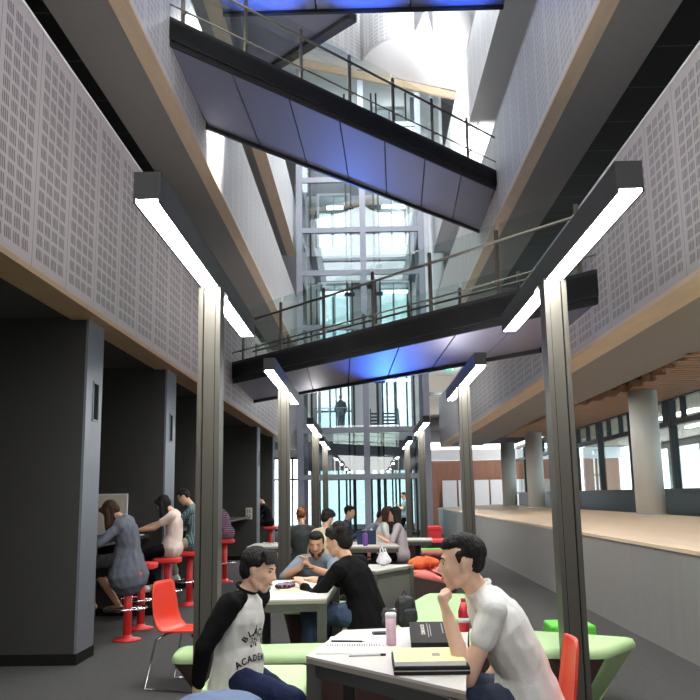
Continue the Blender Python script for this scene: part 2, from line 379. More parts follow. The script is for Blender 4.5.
# ------------------------------------------------------------------ dividers with switch slots
def divider(y, y1, x0=-6.5):
    d = struct('wall_divider', MB().box(x0, -2.75, y, y1, 0, 3.3), 'dark_wall')
    struct('trim_end', MB().box(-2.75, -2.725, y - .003, y1 + .003, .1, 3.27), 'end_metal', d)
    struct('baseboard', MB().box(x0, -2.72, y - .012, y1 + .012, 0, .1), 'groove', d)
    struct('switch_slot', MB().box(-2.727, -2.722, y + .2, y + .35, 2.3, 2.66), 'groove', d)
    struct('slot_frame', MB().box(-2.726, -2.715, y + .18, y + .37, 2.66, 2.68).box(-2.726, -2.715, y + .18, y + .37, 2.28, 2.30).box(-2.726, -2.715, y + .18, y + .2, 2.28, 2.68).box(-2.726, -2.715, y + .35, y + .37, 2.28, 2.68), 'end_metal', d)
    return d
for (y, y1) in ((8.02, 8.5), (11.3, 11.85), (14.6, 15.1), (20.9, 21.4), (24.4, 24.9)): divider(y, y1)
t = thing('switch_plate', 'small pale double switch plate on the dark divider wall behind the black haired boy', 'switch', (-2.93, 20.9, 1.05))
obj('plate', MB().box(-3.01, -2.85, 20.88, 20.9, .98, 1.26), 'beige_panel', t)
for k in range(4): obj('rocker', MB().box(-2.985 + .06 * (k % 2), -2.945 + .06 * (k % 2), 20.868, 20.88, 1.0 + .13 * (k // 2), 1.10 + .13 * (k // 2)), 'soffit', t)
t = thing('notice_board', 'pale beige board on the dark divider behind the woman in a grey cardigan', 'board', (-3.6, 11.28, 1.0))
obj('board', MB().box(-4.2, -3.22, 11.265, 11.288, .95, 1.57), 'beige_panel', t)
obj('board_edge', MB().box(-3.235, -3.215, 11.258, 11.288, .95, 1.58).box(-4.2, -3.215, 11.258, 11.288, 1.565, 1.585), 'white_soft', t)
# ------------------------------------------------------------------ right side: slatted ceiling, columns, glazed wall
XF = 6.1
sl = MB(); y = 3.0; k = 0
while y < 27:
    x0 = 4.15 + .55 * math.sin(y * .28 + .6) ** 2 * (1 if y < 20 else .4) + .06 * (k % 3)
    sl.box(x0, XF, y, y + .15, 3.30, 3.44); y += .24; k += 1
struct('ceiling_slats', sl, 'slat_timber')
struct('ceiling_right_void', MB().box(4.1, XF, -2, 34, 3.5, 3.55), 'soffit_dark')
struct('ceiling_right_room', MB().box(XF, 12, -2, 34, 3.35, 3.4), 'timber_pale')
struct('wall_right_room', MB().box(11.4, 11.6, -2, 4.0, 0, 3.4).box(11.4, 11.6, 4, 34, 0, 1.0).box(11.4, 11.6, 4, 34, 3.1, 3.4), 'white_soft')
wn = MB()
for y in range(4, 35, 3): wn.box(11.35, 11.6, y, y + .7, 1.0, 3.1)
struct('wall_right_piers', wn, 'white_soft')
pc = thing('round_column', 'nearest and widest round pale column standing on the right ledge', 'column', (5.0, 15.0, 1.0), group='round columns on the ledge')
obj('shaft', MB().lathe([(.25, 0), (.25, 2.26)], (5.0, 15.0, 1.03), 32), 'column_paint', pc)
obj('base_ring', MB().lathe([(.265, 0), (.265, .03)], (5.0, 15.0, 1.07), 32), 'column_paint', pc)
dup(pc, (5.0, 25.0, 1.0), label='round pale column on the right ledge, second away, middle one of the three'); dup(pc, (5.0, 29.6, 1.0), label='thinnest looking round column at the far end of the right ledge')
tag(pc, kind='thing')
# glazed wall along X = 6.1
win = struct('window_1', MB().box(XF, XF + .08, -2, 34, 1.0, 1.52), 'frame_teal')
struct('sill', MB().box(XF - .1, XF, -2, 34, 1.50, 1.55), 'frame_teal', win)
struct('transom', MB().box(XF - .05, XF + .08, -2, 34, 2.78, 2.88).box(XF - .05, XF + .08, -2, 34, 3.28, 3.36), 'frame_teal', win)
for i, y in enumerate([3, 5.2, 7.4, 9.6, 11.8, 14.0, 16.6, 19.2, 21.8, 24.4, 27, 29.6, 32.2]):
    struct('mullion', MB().box(XF - .06, XF + .08, y, y + .1, 1.5, 3.3), 'frame_teal', win)
hm = MB()
for i in range(30): hm.box(XF - .04, XF + .06, 3.0 + i, 3.06 + i, 2.85, 3.3)
struct('top_light_bars', hm, 'frame_teal', win)
struct('glass', MB().box(XF + .02, XF + .03, -2, 34, 1.5, 3.3), 'glass_facade', win)
# things beyond the glass: lights of the room
for i, (x, y) in enumerate([(7.5, 14), (7.5, 19), (9.3, 16.5), (9.3, 22)]):
    tag(obj('ceiling_light', MB().box(x, x + .12, y, y + 2.4, 3.29, 3.36), 'strip_light'), 'white strip light on the timber ceiling beyond the right glass wall', 'ceiling light', 'strip lights beyond the right glass wall')
for i, (x, y, h) in enumerate([(8.6, 13.6, 2.0), (8.2, 17.6, 2.0), (9.5, 20.5, 2.0)]):
    b = tag(obj('partition_panel', MB().box(x, x + .9, y, y + .1, 0, h), 'white_soft'), 'pale free-standing partition seen through the right glass wall', 'partition', 'partitions beyond the right glass wall')
# ------------------------------------------------------------------ far right end wall: white bulkhead, brown panels, white boards
struct('wall_far_right', MB().box(2.6, 12, 40, 40.2, 0, 3.1), 'wood_brown')
struct('wall_far_right_bulkhead', MB().box(2.6, 12, 39.6, 39.9, 3.1, 3.6), 'white_soft')
struct('ceiling_far_right', MB().box(2.5, 12, 31.5, 40, 4.4, 4.5), 'soffit')
for k in range(6):
    x = 3.5 + k * .74
    tag(obj('display_screen', MB().box(x, x + .66, 39, 39.05, 0, 2.15), 'white_paint'), 'white upright display screen in the row before the brown panelled end wall', 'screen', 'white screens at the brown end wall')
dk = tag(obj('doorway_pier', MB().box(3.0, 3.3, 38.8, 39.2, 0, 2.6), 'wood_brown'), 'dark brown pier beside the row of white screens', 'pier', kind='structure'); dk.name = 'wall_pier'

struct('wall_back_blocker', MB().box(-10.8, 12.2, -7.2, -7, 0, 18.5), 'soffit')  # unseen wall added behind the camera to shut out sky light
def P(a, b, t): return V(a).lerp(V(b), t)
def bridge(label, L0, R0, L1, R1, zt, t0p, dt, hi=.42, rail=True, cap='bridge_dark'):
    """footbridge; L0-R0 near edge, L1-R1 far edge (xy), zt = deck top"""
    mid = ((L0[0] + R0[0]) / 2, (L0[1] + R0[1]) / 2, zt - hi)
    t = thing('footbridge', label, 'footbridge', mid, group=None)
    a, b, c, d = [V((p[0], p[1], 0)) for p in (L0, R0, L1, R1)]
    n = (c - a); n = V((0, 1, 0))
    e = (b - a).normalized(); side = V((-e.y, e.x, 0))
    if side.y < 0: side = -side
    def slab(mb, o0, o1, z0, z1):
        mb.prism([(a + side * o0)[:2], (b + side * o0)[:2], (b + side * o1)[:2], (a + side * o1)[:2]], z0, z1)
    m = MB(); slab(m, 0, .05, zt - hi + .09, zt); obj('fascia', m, cap, t)
    m = MB(); slab(m, .02, .06, zt - hi, zt - hi + .085); obj('lower_trim', m, 'bridge_joint', t)
    f2 = MB(); f2.prism([(c - side * .05)[:2], (d - side * .05)[:2], d[:2], c[:2]], zt - hi - .03, zt); obj('fascia', f2, cap, t)
    m = MB(); m.prism([a[:2], b[:2], d[:2], c[:2]], zt - hi + .1, zt - .05); obj('deck', m, 'bridge_joint', t)
    N = 7
    for i in range(N):
        t0 = i / N + .002; t1 = (i + 1) / N - .002
        q = [P(a, b, t0) + side * .07, P(a, b, t1) + side * .07, P(c, d, t1) - side * .06, P(c, d, t0) - side * .06]
        obj('underside_panel', MB().prism([x[:2] for x in q], zt - hi + .03, zt - hi + .1), 'bridge_panel', t)
    if rail:
        for (p, q, off) in ((a, b, .10), (c, d, -.10)):
            p = p + side * off; q = q + side * off
            for i in range(7):
                w = P(p, q, t0p + dt * i)
                po = obj('post', MB().beam(w + V((0, 0, zt - .25)), w + V((0, 0, zt + .92)), .05, .035, up=side), 'steel', t)
                for zz in (.18, .72): obj('fixing', MB().tube([w + V((0, 0, zt + zz)) - side * .02, w + V((0, 0, zt + zz)) - side * .12], .014, 6), 'steel', po)
                if i < 6:
                    w2 = P(p, q, t0p + dt * (i + 1))
                    g0 = w.lerp(w2, .03) + side * .03; g1 = w.lerp(w2, .97) + side * .03
                    obj('glass_panel', MB().beam(g0 + V((0, 0, zt + .52)), g1 + V((0, 0, zt + .52)), .012, 1.0), 'glass_rail', t)
            obj('handrail', MB().tube([p - side * .1 + V((0, 0, zt + .72)), q - side * .1 + V((0, 0, zt + .72))], .022, 8), 'rail_dark', t)
            obj('low_rail', MB().tube([p - side * .1 + V((0, 0, zt + .18)), q - side * .1 + V((0, 0, zt + .18))], .013, 8), 'rail_dark', t)
    return t
bridge('lower dark footbridge with glass railing, crossing just above the lamps and rising to the right', (XL, 16.05), (XR, 9.66), (XL, 19.3), (XR, 12.95), 4.13, .03, .1555)
bridge('upper dark footbridge with glass railing, sloping down across the picture from the upper left', (XL, 10.45), (XR, 16.3), (XL, 13.1), (XR, 19.1), 8.08, .036, .143)
tb = thing('footbridge', 'blue lit underside of the highest footbridge at the top edge of the photo', 'footbridge', (0, 12.5, 10.6))
obj('lower_trim', MB().box(XL + .01, XR - .01, 14.52, 14.6, 10.64, 10.8), 'bridge_joint', tb)
for k in range(3): obj('underside_panel', MB().box(XL + .02 + k * 1.8, XL + 1.8 + k * 1.8 - .01, 11.2, 14.52, 10.7, 10.76), 'bridge_panel', tb)
obj('fascia', MB().box(XL + .01, XR - .01, 11.1, 11.2, 10.62, 11.1), 'bridge_dark', tb)
obj('deck', MB().box(XL + .01, XR - .01, 11.2, 14.6, 10.8, 11.05), 'bridge_joint', tb)
tl = thing('bridge_landing', 'grey triangular landing with a dark edge behind the top of the upper footbridge', 'landing', (-1.6, 15.3, 10.7))
obj('underside_panel', MB().prism([(XL + .01, 14.66), (-.12, 14.66), (XL + .01, 17.3)], 10.72, 10.78), 'bridge_panel', tl)
obj('edge_beam', MB().beam((-.1, 14.82, 10.72), (XL, 17.42, 10.72), .22, .16), 'bridge_dark', tl)
# ------------------------------------------------------------------ lift tower at the far end
YT = 30.0; xl, xr = -2.36, 2.22
lt = thing('lift_tower', 'tall glazed steel lift tower filling the far end of the hall', 'lift tower', (0, YT, 0))
for x in (xl, .03, xr):
    obj('column', MB().box(x - .11, x + .11, YT, YT + .2, 0, 18), 'lift_steel', lt)
for x in (xl, xr): obj('column', MB().box(x - .09, x + .09, YT + 2.6, YT + 2.8, 0, 18), 'lift_steel', lt)
for z in (3.86, 7.66, 9.74, 11.4, 13.4, 15.6):
    obj('beam', MB().box(xl + .11, xr - .11, YT + .02, YT + .17, z - .1, z + .1), 'lift_steel', lt)
    obj('side_beam', MB().box(xl - .06, xl + .06, YT + .2, YT + 2.6, z - .08, z + .08).box(xr - .06, xr + .06, YT + .2, YT + 2.6, z - .08, z + .08), 'lift_steel', lt)
zs = [2.2, 3.86, 7.66, 9.74, 11.4, 13.4, 15.6]
for i in range(len(zs) - 1):
    for (x0, x1) in ((xl + .11, -.08), (.14, xr - .11)):
        obj('glass_pane', MB().box(x0, x1, YT + .06, YT + .08, zs[i] + .1 - (.1 if i == 0 else 0), zs[i + 1] - .1), 'glass_lift', lt)
for x in (-2.02, -.62, -.42, .46, .66, 1.85):
    obj('guide_rail', MB().box(x - .035, x + .035, YT + 1.2, YT + 1.3, 0, 17.5), 'black_metal', lt)
for x in (-.4, .5):
    obj('cable', MB().tube([(x, YT + .9, .2), (x, YT + .9, 17)], .015, 6), 'black_metal', lt)
for z in (5.7, 9.1, 10.2, 12.6):
    for x in (-.52, .56): obj('rail_bracket', MB().box(x - .2, x + .2, YT + 1.1, YT + 1.2, z, z + .14), 'black_metal', lt)
obj('transom', MB().box(xl, xr, YT - .02, YT + .12, 2.1, 2.28), 'lift_steel', lt)
# landings behind the shafts
def landing(z, lit):
    n = {4.0: 'first', 7.8: 'second', 11.6: 'third', 15.4: 'fourth'}[z]
    struct('floor_%s_landing' % n, MB().box(-2.5, 2.5, YT + 2.9, 38, z - .35, z), 'white_soft')
    struct('wall_%s_spandrel' % n, MB().box(-2.5, 2.5, YT + 3.0, YT + 3.1, z - 1.5, z - .35), 'lift_panel')
    for k, x in enumerate((-1.85, .55)):
        d = struct('door_%d' % (2 * int((z + 1) / 4) + k - 1), MB().box(x, x + .09, YT + 2.8, YT + 2.95, z, z + 2.2).box(x + 1.3, x + 1.39, YT + 2.8, YT + 2.95, z, z + 2.2).box(x, x + 1.39, YT + 2.8, YT + 2.95, z + 2.2, z + 2.3), 'white_paint')
        struct('glass', MB().box(x + .09, x + .68, YT + 2.87, YT + 2.89, z, z + 2.2).box(x + .7, x + 1.3, YT + 2.87, YT + 2.89, z, z + 2.2), 'glass_lift', d)
        struct('stile', MB().box(x + .67, x + .72, YT + 2.84, YT + 2.92, z, z + 2.2), 'lift_steel', d)
    for k, x in enumerate((-1.5, .9)):
        tag(obj('ceiling_light', MB().box(x, x + 1.0, YT + 4.2, YT + 4.5, z + 2.2, z + 2.26), 'lift_light'), 'white ceiling light on a landing behind the glazed lift tower', 'ceiling light', 'ceiling lights on the lift landings')
for z in (4.0, 7.8, 11.6, 15.4): landing(z, 1)
# walls behind the landings, with tall windows to daylight
wb = MB()
wb.box(-2.5, -2.2, 37.6, 37.9, 0, 18.5).box(-.5, .6, 37.6, 37.9, 3.4, 18.5).box(2.1, 2.5, 37.6, 37.9, 0, 18.5)
for z in (3.4, 7.2, 11.0, 14.8): wb.box(-2.2, 2.1, 37.6, 37.9, z, z + 1.0)
struct('wall_far', wb, 'white_soft')
struct('wall_far_left', MB().box(-10.8, -2.5, 38.6, 38.8, 3.3, 18.5).box(-10.8, -6, 38.6, 38.8, 0, 3.3), 'white_soft')
struct('wall_far_upper_right', MB().box(2.5, 12, 38.6, 38.8, 6.4, 18.5), 'white_soft')
struct('wall_landing_side', MB().box(-2.62, -2.5, 31.6, 38.6, 3.3, 18.5), 'beige_panel')
struct('wall_landing_side_right', MB().box(3.2, 3.32, 31.6, 38.6, 7.1, 18.5), 'white_soft')
def glazing(name, x0, x1, y, z0, z1, xs, zz, gm='glass_teal'):
    wdw = struct(name, MB().box(x0, x1, y, y + .1, z0, z0 + .08).box(x0, x1, y, y + .1, z1 - .08, z1), 'frame_teal')
    for x in xs: struct('mullion', MB().box(x - .04, x + .04, y, y + .1, z0, z1), 'frame_teal', wdw)
    for z in zz: struct('transom', MB().box(x0, x1, y, y + .1, z - .04, z + .04), 'frame_teal', wdw)
    struct('glass', MB().box(x0, x1, y + .04, y + .05, z0, z1), gm, wdw)
    return wdw
glazing('window_2', -6, -2.4, 38.5, 0, 3.3, [-6, -5.2, -4.6, -4.0, -3.4, -2.8], [2.3], 'glass_lift')
glazing('window_3', -2.2, 2.1, 37.5, 0, 3.4, [-2.1, -.9, .5, 1.3, 2.0], [2.25], 'glass_dim')
glazing('window_4', -2.2, -.5, 37.5, 4.4, 7.2, [-2.1, -1.6, -1.1, -.6], [5.3], 'glass_mid')
glazing('window_5', .6, 2.1, 37.5, 4.4, 7.2, [.7, 1.0, 1.35, 1.9], [], 'glass_mid')
for k, (z0, z1) in enumerate(((8.2, 11.0), (12.0, 14.8), (15.8, 18.4))):
    glazing('window_%d' % (6 + 2 * k), -2.2, -.5, 37.5, z0, z1, [-2.15, -1.4, -.55], [], 'glass_dim')
    glazing('window_%d' % (7 + 2 * k), .6, 2.1, 37.5, z0, z1, [.65, 1.4, 2.05], [], 'glass_dim')
# front glazing at ground floor, below the first landing
glazing('window_12', xl + .1, xr - .1, YT + 3.2, 0, 2.9, [-1.7, -1.1, -.5, .2, .75, 1.3, 1.75], [2.2])
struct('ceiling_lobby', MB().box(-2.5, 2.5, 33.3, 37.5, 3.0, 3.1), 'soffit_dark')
# stair seen through the right hand first-floor bay
st = thing('staircase', 'dark open steps seen through the right bay of the lift tower', 'stairs', (.9, 35.2, 4.0))
for k in range(7): obj('step', MB().box(.25, 1.4, 34.8 + k * .25, 35.05 + k * .25, 4.0 + k * .17, 4.06 + k * .17), 'black_metal', st)
obj('stringer', MB().beam((.22, 34.8, 4.05), (.22, 36.5, 5.2), .05, .2).beam((1.43, 34.8, 4.05), (1.43, 36.5, 5.2), .05, .2), 'black_metal', st)
rl = thing('landing_rail', 'thin white horizontal handrail before the person with a backpack', 'railing', (-1.4, 33.1, 4.0))
obj('handrail', MB().tube([(-2.1, 33.15, 5.0), (-.6, 33.15, 5.0)], .02, 8), 'white_paint', rl)
obj('glass_panel', MB().box(-2.1, -.6, 33.16, 33.17, 4.0, 4.98), 'glass_lift', rl)
# timber table shelf with crates on the first floor right, behind the lamps
sh = thing('timber_counter', 'small timber counter with dark chairs glimpsed through the tower behind the right lamps', 'counter', (1.6, 33.6, 0))
obj('top', MB().box(.9, 2.3, 33.35, 33.8, 2.5, 2.68), 'timber', sh)
obj('bracket', MB().box(1.0, 1.1, 33.4, 33.7, 2.28, 2.5).box(2.1, 2.2, 33.4, 33.7, 2.28, 2.5), 'black_metal', sh)
for x in (1.0, 2.12): obj('leg', MB().box(x, x + .06, 33.5, 33.6, 0, 2.28), 'black_metal', sh)
# exit sign and white ceiling to the right of the tower
struct('ceiling_exit', MB().box(2.4, 4.4, 31.6, 39, 6.9, 7.0), 'white_soft')
struct('wall_exit', MB().box(2.4, 4.4, 38.0, 38.2, 4.0, 6.9), 'beige_panel')
struct('floor_exit', MB().box(2.4, 5.4, 31.6, 39, 3.9, 4.0), 'soffit')
struct('trim_11', MB().box(2.4, 4.4, 35.9, 36.0, 5.75, 5.9), 'frame_teal')
ex = thing('exit_sign', 'small green exit sign under the white ceiling right of the lift tower', 'sign', (3.55, 34.0, 6.7))
obj('panel', MB().box(3.3, 3.72, 33.98, 34.02, 6.52, 6.72), 'exit_green', ex)
ar = MB(); ar.box(3.42, 3.55, 33.97, 33.98, 6.60, 6.64); ar.add([(3.42, 33.97, 6.56), (3.36, 33.97, 6.62), (3.42, 33.97, 6.68)], [(0, 1, 2)]); ar.box(3.6, 3.68, 33.97, 33.98, 6.55, 6.69)
obj('pictogram', ar, 'exit_white', ex)
obj('hanger', MB().box(3.35, 3.37, 33.99, 34.01, 6.72, 6.9).box(3.65, 3.67, 33.99, 34.01, 6.72, 6.9), 'black_metal', ex)
# ------------------------------------------------------------------ top gallery: curved perforated fascias over a white soffit
def arc(p0, p1, bulge, n=14):
    p0, p1 = V((*p0, 0)), V((*p1, 0)); d = p1 - p0; nn = V((-d.y, d.x, 0)).normalized()
    return [tuple((p0.lerp(p1, i / n) + nn * bulge * math.sin(PI * i / n))[:2]) for i in range(n + 1)]
A1 = arc((-2.6, 21.5), (1.64, 22.3), -1.1); A1 = arc((.1, 23.7), (1.64, 22.3), -.35, 10)
A2 = arc((2.2, 22.3), (4.0, 25.8), -.45, 10)
struct('ceiling_top_soffit', MB().prism([(-2.6, 22.6)] + A1 + [(1.9, 21.0)] + A2 + [(4.05, 26.12), (-2.6, 22.9)], 14.7, 14.8), 'white_soft')
def curvewall(name, pts, z0, z1, mat, th=.06):
    m = MB(); n = len(pts); vs = [(p[0], p[1], z0) for p in pts] + [(p[0], p[1], z1) for p in pts] + [(p[0], p[1] + th, z0) for p in pts] + [(p[0], p[1] + th, z1) for p in pts]
    fs = []
    for i in range(n - 1): fs += [(i, i + 1, n + i + 1, n + i), (2 * n + i + 1, 2 * n + i, 3 * n + i, 3 * n + i + 1), (i, 2 * n + i, 2 * n + i + 1, i + 1), (n + i, n + i + 1, 3 * n + i + 1, 3 * n + i)]
    m.add(vs, fs, True); return struct(name, m, mat)
curvewall('wall_top_curved_left', arc((-2.6, 21.6), (.1, 23.7), -.25, 12)[:-1] + A1, 14.72, 18.5, 'perf_curve')
curvewall('wall_top_curved_right', A2, 14.72, 18.5, 'white_soft')
struct('trim_12', MB().beam((-2.6, 23.0, 14.55), (4.05, 26.2, 14.55), .12, .24), 'timber_pale')
lp = thing('light_post', 'x', 'lamp post', (-1.09, 5.8, 0))
X, Y = -1.09, 5.8
obj('post', MB().box(X - .06, X + .06, Y - .07, Y + .07, .012, 2.98), 'post_metal', lp)
fl = MB().box(X - .078, X - .045, Y - .085, Y + .085, .012, 2.98).box(X + .045, X + .078, Y - .085, Y + .085, .012, 2.98)
obj('flange', fl, 'post_metal', lp)
obj('groove', MB().box(X - .045, X - .038, Y - .0715, Y + .0715, .012, 2.98).box(X + .038, X + .045, Y - .0715, Y + .0715, .012, 2.98), 'groove', lp)
obj('base_plate', MB().box(X - .11, X + .11, Y - .11, Y + .11, 0, .012), 'post_metal', lp)
obj('lamp_housing', MB().box(X - .069, X + .069, Y - 1.8, Y + 1.8, 3.0, 3.15), 'lamp_case', lp)
obj('mounting_plate', MB().box(X - .08, X + .08, Y - .08, Y + .08, 2.975, 3.0), 'lamp_case', lp)
for a, b in ((-1.8, -.09), (.32, 1.8)):
    obj('diffuser', MB().box(X - .056, X + .056, Y + a, Y + b, 2.988, 3.002), 'lamp_light', lp)
    obj('diffuser_rim', MB().box(X - .069, X - .057, Y + a, Y + b, 2.985, 3.0).box(X + .057, X + .069, Y + a, Y + b, 2.985, 3.0), 'lamp_case', lp)
obj('fill_strip', MB().box(X - .06, X + .06, Y - 1.7, Y + 1.7, 3.15, 3.154), 'fill_glow', lp)  # unseen glowing strip added on the housing to light the soffits above
lp['label'] = 'nearest left lamp post, tall grey steel post carrying a long overhead light bar'
dup(lp, (1.355, 5.8, 0), label='nearest right lamp post, standing behind the boy in the white shirt')
for (x, y, l) in ((-1.14, 11.6, 'second lamp post on the left, behind the table of the man in black'), (1.37, 11.5, 'second lamp post on the right, rising left of the concrete low wall'),
                  (-1.17, 19.3, 'third lamp post in the left row, beyond the red stools'), (1.28, 19.3, 'third lamp post in the right row, beside the girl with long black hair'),
                  (-1.22, 24.9, 'farthest lamp post of the left row, just before the lift tower'), (1.24, 25.3, 'farthest lamp post of the right row, just before the lift tower')):
    dup(lp, (x, y, 0), label=l)
# ------------------------------------------------------------------ lights without fixtures: added fills, and spots on fascias and bridges
def light(kind, loc, energy, col=(1, 1, 1), target=None, size=1.0, size_y=None, spot=1.2, blend=.8):
    d = bpy.data.lights.new('light_' + kind.lower(), kind); d.energy = energy; d.color = col
    if kind == 'AREA':
        d.size = size
        if size_y: d.shape = 'RECTANGLE'; d.size_y = size_y
    elif kind == 'SPOT': d.spot_size = spot; d.spot_blend = blend; d.shadow_soft_size = .12
    else: d.shadow_soft_size = .2
    o = bpy.data.objects.new('light', d); C.objects.link(o); o.location = loc
    if target is not None: o.rotation_euler = (V(target) - V(loc)).to_track_quat('-Z', 'Y').to_euler()
    return o
light('AREA', (0, -4, 5), 150, (1, .96, .92), (0, 6, .5), 5, 4)  # unseen fill added behind the camera to brighten the people
light('AREA', (0, 26, 17.8), 500, (.95, .98, 1), (0, 26, 0), 5, 5)
BL = (.05, .18, 1.0)  # blue spots, no fixture, added to colour the bridge undersides
light('SPOT', (.5, 18.6, 2.3), 330, BL, (.55, 13.4, 3.75), spot=.62)
light('SPOT', (-.3, 22.0, 5.6), 270, (.10, .26, 1.0), (.2, 14.4, 7.65), spot=.8)
for x in (-1.7, .2, 2.0): light('SPOT', (x, 14.0, 8.9), 420, BL, (x, 13.75, 10.7), spot=1.05, blend=.5)
light('SPOT', (1.9, 20.0, 13.2), 450, (1, 1, 1), (2.2, 22.8, 15), spot=1.2)
light('SPOT', (.9, 20.5, 9.4), 2600, (1, 1, 1), (2.8, 21.6, 11.3), spot=1.3)
light('SPOT', (-1.0, 14.6, 9.9), 2000, (1, 1, 1), (-2.6, 13.6, 8.6), spot=1.3)
light('AREA', (4.0, 12, 3.2), 45, (1, .96, .9), (4.0, 12, 0), .4, 16)  # fill added below the slats to brighten the ledge top
light('AREA', (6, 36, 4.2), 160, (1, .97, .93), (6, 37.5, 1), 5, 2)  # fill added to lift the white screens at the end wall
light('POINT', (3.4, 34.5, 5.9), 70, (1, .98, .95))  # bare point added to brighten the ceiling around the exit sign
# ------------------------------------------------------------------ sky outside
wd = bpy.data.worlds.new('world'); bpy.context.scene.world = wd; wd.use_nodes = True
bg = wd.node_tree.nodes['Background']; bg.inputs[0].default_value = (.88, .94, 1, 1); bg.inputs[1].default_value = 3.0
sc = bpy.context.scene; sc.view_settings.view_transform = 'Standard'; sc.view_settings.look = 'None'; sc.view_settings.exposure = .9; sc.view_settings.gamma = 1
sc.cycles.max_bounces = 8; sc.cycles.diffuse_bounces = 4; sc.cycles.glossy_bounces = 4; sc.cycles.transparent_max_bounces = 24
sc.cycles.sample_clamp_indirect = 6; sc.cycles.use_denoising = True
def remesh(mb, vox, smooth=2):
    me = mb.mesh('r'); o = bpy.data.objects.new('r', me); C.objects.link(o)
    md = o.modifiers.new('r', 'REMESH'); md.mode = 'VOXEL'; md.voxel_size = vox
    sm = o.modifiers.new('s', 'SMOOTH'); sm.factor = .5; sm.iterations = smooth
    dg = bpy.context.evaluated_depsgraph_get(); r = bpy.data.meshes.new_from_object(o.evaluated_get(dg))
    bpy.data.objects.remove(o); bpy.data.meshes.remove(me)
    r.polygons.foreach_set('use_smooth', [True] * len(r.polygons)); r.update(); return r
def wrinkle(me, amp, freq, seed=0, squash=(1, 1, .6)):
    n = len(me.vertices); co = [v.co.copy() for v in me.vertices]; no = [v.normal.copy() for v in me.vertices]
    for i, v in enumerate(me.vertices):
        p = V((co[i].x * freq * squash[0] + seed * 3.1, co[i].y * freq * squash[1], co[i].z * freq * squash[2]))
        k = 1 - abs(noise.noise(p)) * 2 ; k2 = noise.noise(p * 2.3 + V((7, 1, 3)))
        v.co = co[i] + no[i] * amp * (.7 * (k - .5) + .4 * k2)
    me.update()
def ik(a, b, l1, l2, pole):
    a, b = V(a), V(b); d = b - a; L = min(d.length, (l1 + l2) * .999); u = d.normalized()
    if d.length > L: b = a + u * L
    x = (l1 * l1 - l2 * l2 + L * L) / (2 * L); h = math.sqrt(max(0, l1 * l1 - x * x))
    p = V(pole) - u * V(pole).dot(u)
    p = p.normalized() if p.length > 1e-5 else u.orthogonal().normalized()
    return a + u * x + p * h, b
def hand(mb, w, d, pn, side, curl=.5, s=1.0, spread=.06, thumb=.8):
    """w wrist, d direction of the hand, pn palm normal (towards the palm), side = +1 thumb lies along cross(d, pn)"""
    w = V(w); d = V(d).normalized(); pn = V(pn); pn = (pn - d * pn.dot(d)).normalized(); t = d.cross(pn) * side
    mb.limb(w, w + d * .035 * s, (.027 * s, .02 * s), (.036 * s, .016 * s), t)
    mb.limb(w + d * .03 * s, w + d * .08 * s, (.038 * s, .015 * s), (.040 * s, .013 * s), t)
    for i, (o, L) in enumerate(((.030, .92), (.010, 1.0), (-.011, .94), (-.031, .74))):
        p = w + d * (.083 - .004 * abs(i - 1.3)) * s + t * o * s; dd = (d + t * spread * (1.2 - i * .8)).normalized(); c = 0
        for k, (l, r) in enumerate(((.042, .0088), (.028, .008), (.020, .0072))):
            c += curl * (.7, 1.1, .7)[k] * (1 + .12 * i)
            q = p + (dd * math.cos(c) + pn * math.sin(c)) * l * L * s; mb.limb(p, q, r * s, r * .92 * s, n=8); p = q
    p = w + d * .025 * s + t * .028 * s; dv = (d * .75 + t * thumb + pn * .35).normalized(); q = p + dv * .042 * s; mb.limb(p, q, .0125 * s, .0105 * s, n=8)
    dv2 = (d * 1.0 + t * thumb * .2 + pn * (.5 + curl * .6)).normalized(); q2 = q + dv2 * .032 * s; mb.limb(q, q2, .0098 * s, .008 * s, n=8)
def headframe(yaw, pitch=0, roll=0):
    f_ = V((math.cos(yaw) * math.cos(pitch), math.sin(yaw) * math.cos(pitch), -math.sin(pitch)))
    r = V((math.sin(yaw), -math.cos(yaw), 0)); u = r.cross(f_)
    Q = Matrix.Rotation(roll, 3, f_); return (Q @ r, f_, Q @ u)          # right, forward, up
def skull(mb, c, F, s=1.0, fine=True):
    r, f_, u = F
    def at(x, y, z): return c + (r * x + f_ * y + u * z) * s
    FR = (r, f_, u)
    mb.ball(at(0, -.012, .035), (.074 * s, .094 * s, .084 * s), 20, 14, FR)
    mb.ball(at(0, .022, -.005), (.064 * s, .070 * s, .085 * s), 20, 14, FR)
    mb.limb(at(-.030, .030, -.068), at(.030, .030, -.068), .028 * s, .028 * s)
    mb.ball(at(0, .060, -.088), (.024 * s, .020 * s, .020 * s), 12, 8, FR)        # chin
    mb.limb(at(-.052, -.005, -.045), at(-.026, .035, -.08), .018 * s, .018 * s); mb.limb(at(.052, -.005, -.045), at(.026, .035, -.08), .018 * s, .018 * s)
    if fine:
        mb.limb(at(0, .084, .020), at(0, .104, -.018), .009 * s, .0115 * s)                     # nose
        mb.ball(at(-.011, .093, -.022), .0085 * s, 8, 6); mb.ball(at(.011, .093, -.022), .0085 * s, 8, 6)
        mb.limb(at(-.034, .079, .034), at(.034, .079, .034), .009 * s, .009 * s)                # brow
        mb.ball(at(-.036, .062, -.012), (.022 * s, .020 * s, .020 * s), 10, 8, FR); mb.ball(at(.036, .062, -.012), (.022 * s, .020 * s, .020 * s), 10, 8, FR)
        mb.limb(at(-.016, .083, -.048), at(.016, .083, -.048), .0085 * s, .0085 * s); mb.limb(at(-.013, .081, -.058), at(.013, .081, -.058), .009 * s, .009 * s)
    for k in (-1, 1):
        mb.limb(at(k * .073, -.008, .018), at(k * .070, .0, -.022), (.016 * s, .006 * s), (.010 * s, .006 * s), f_)
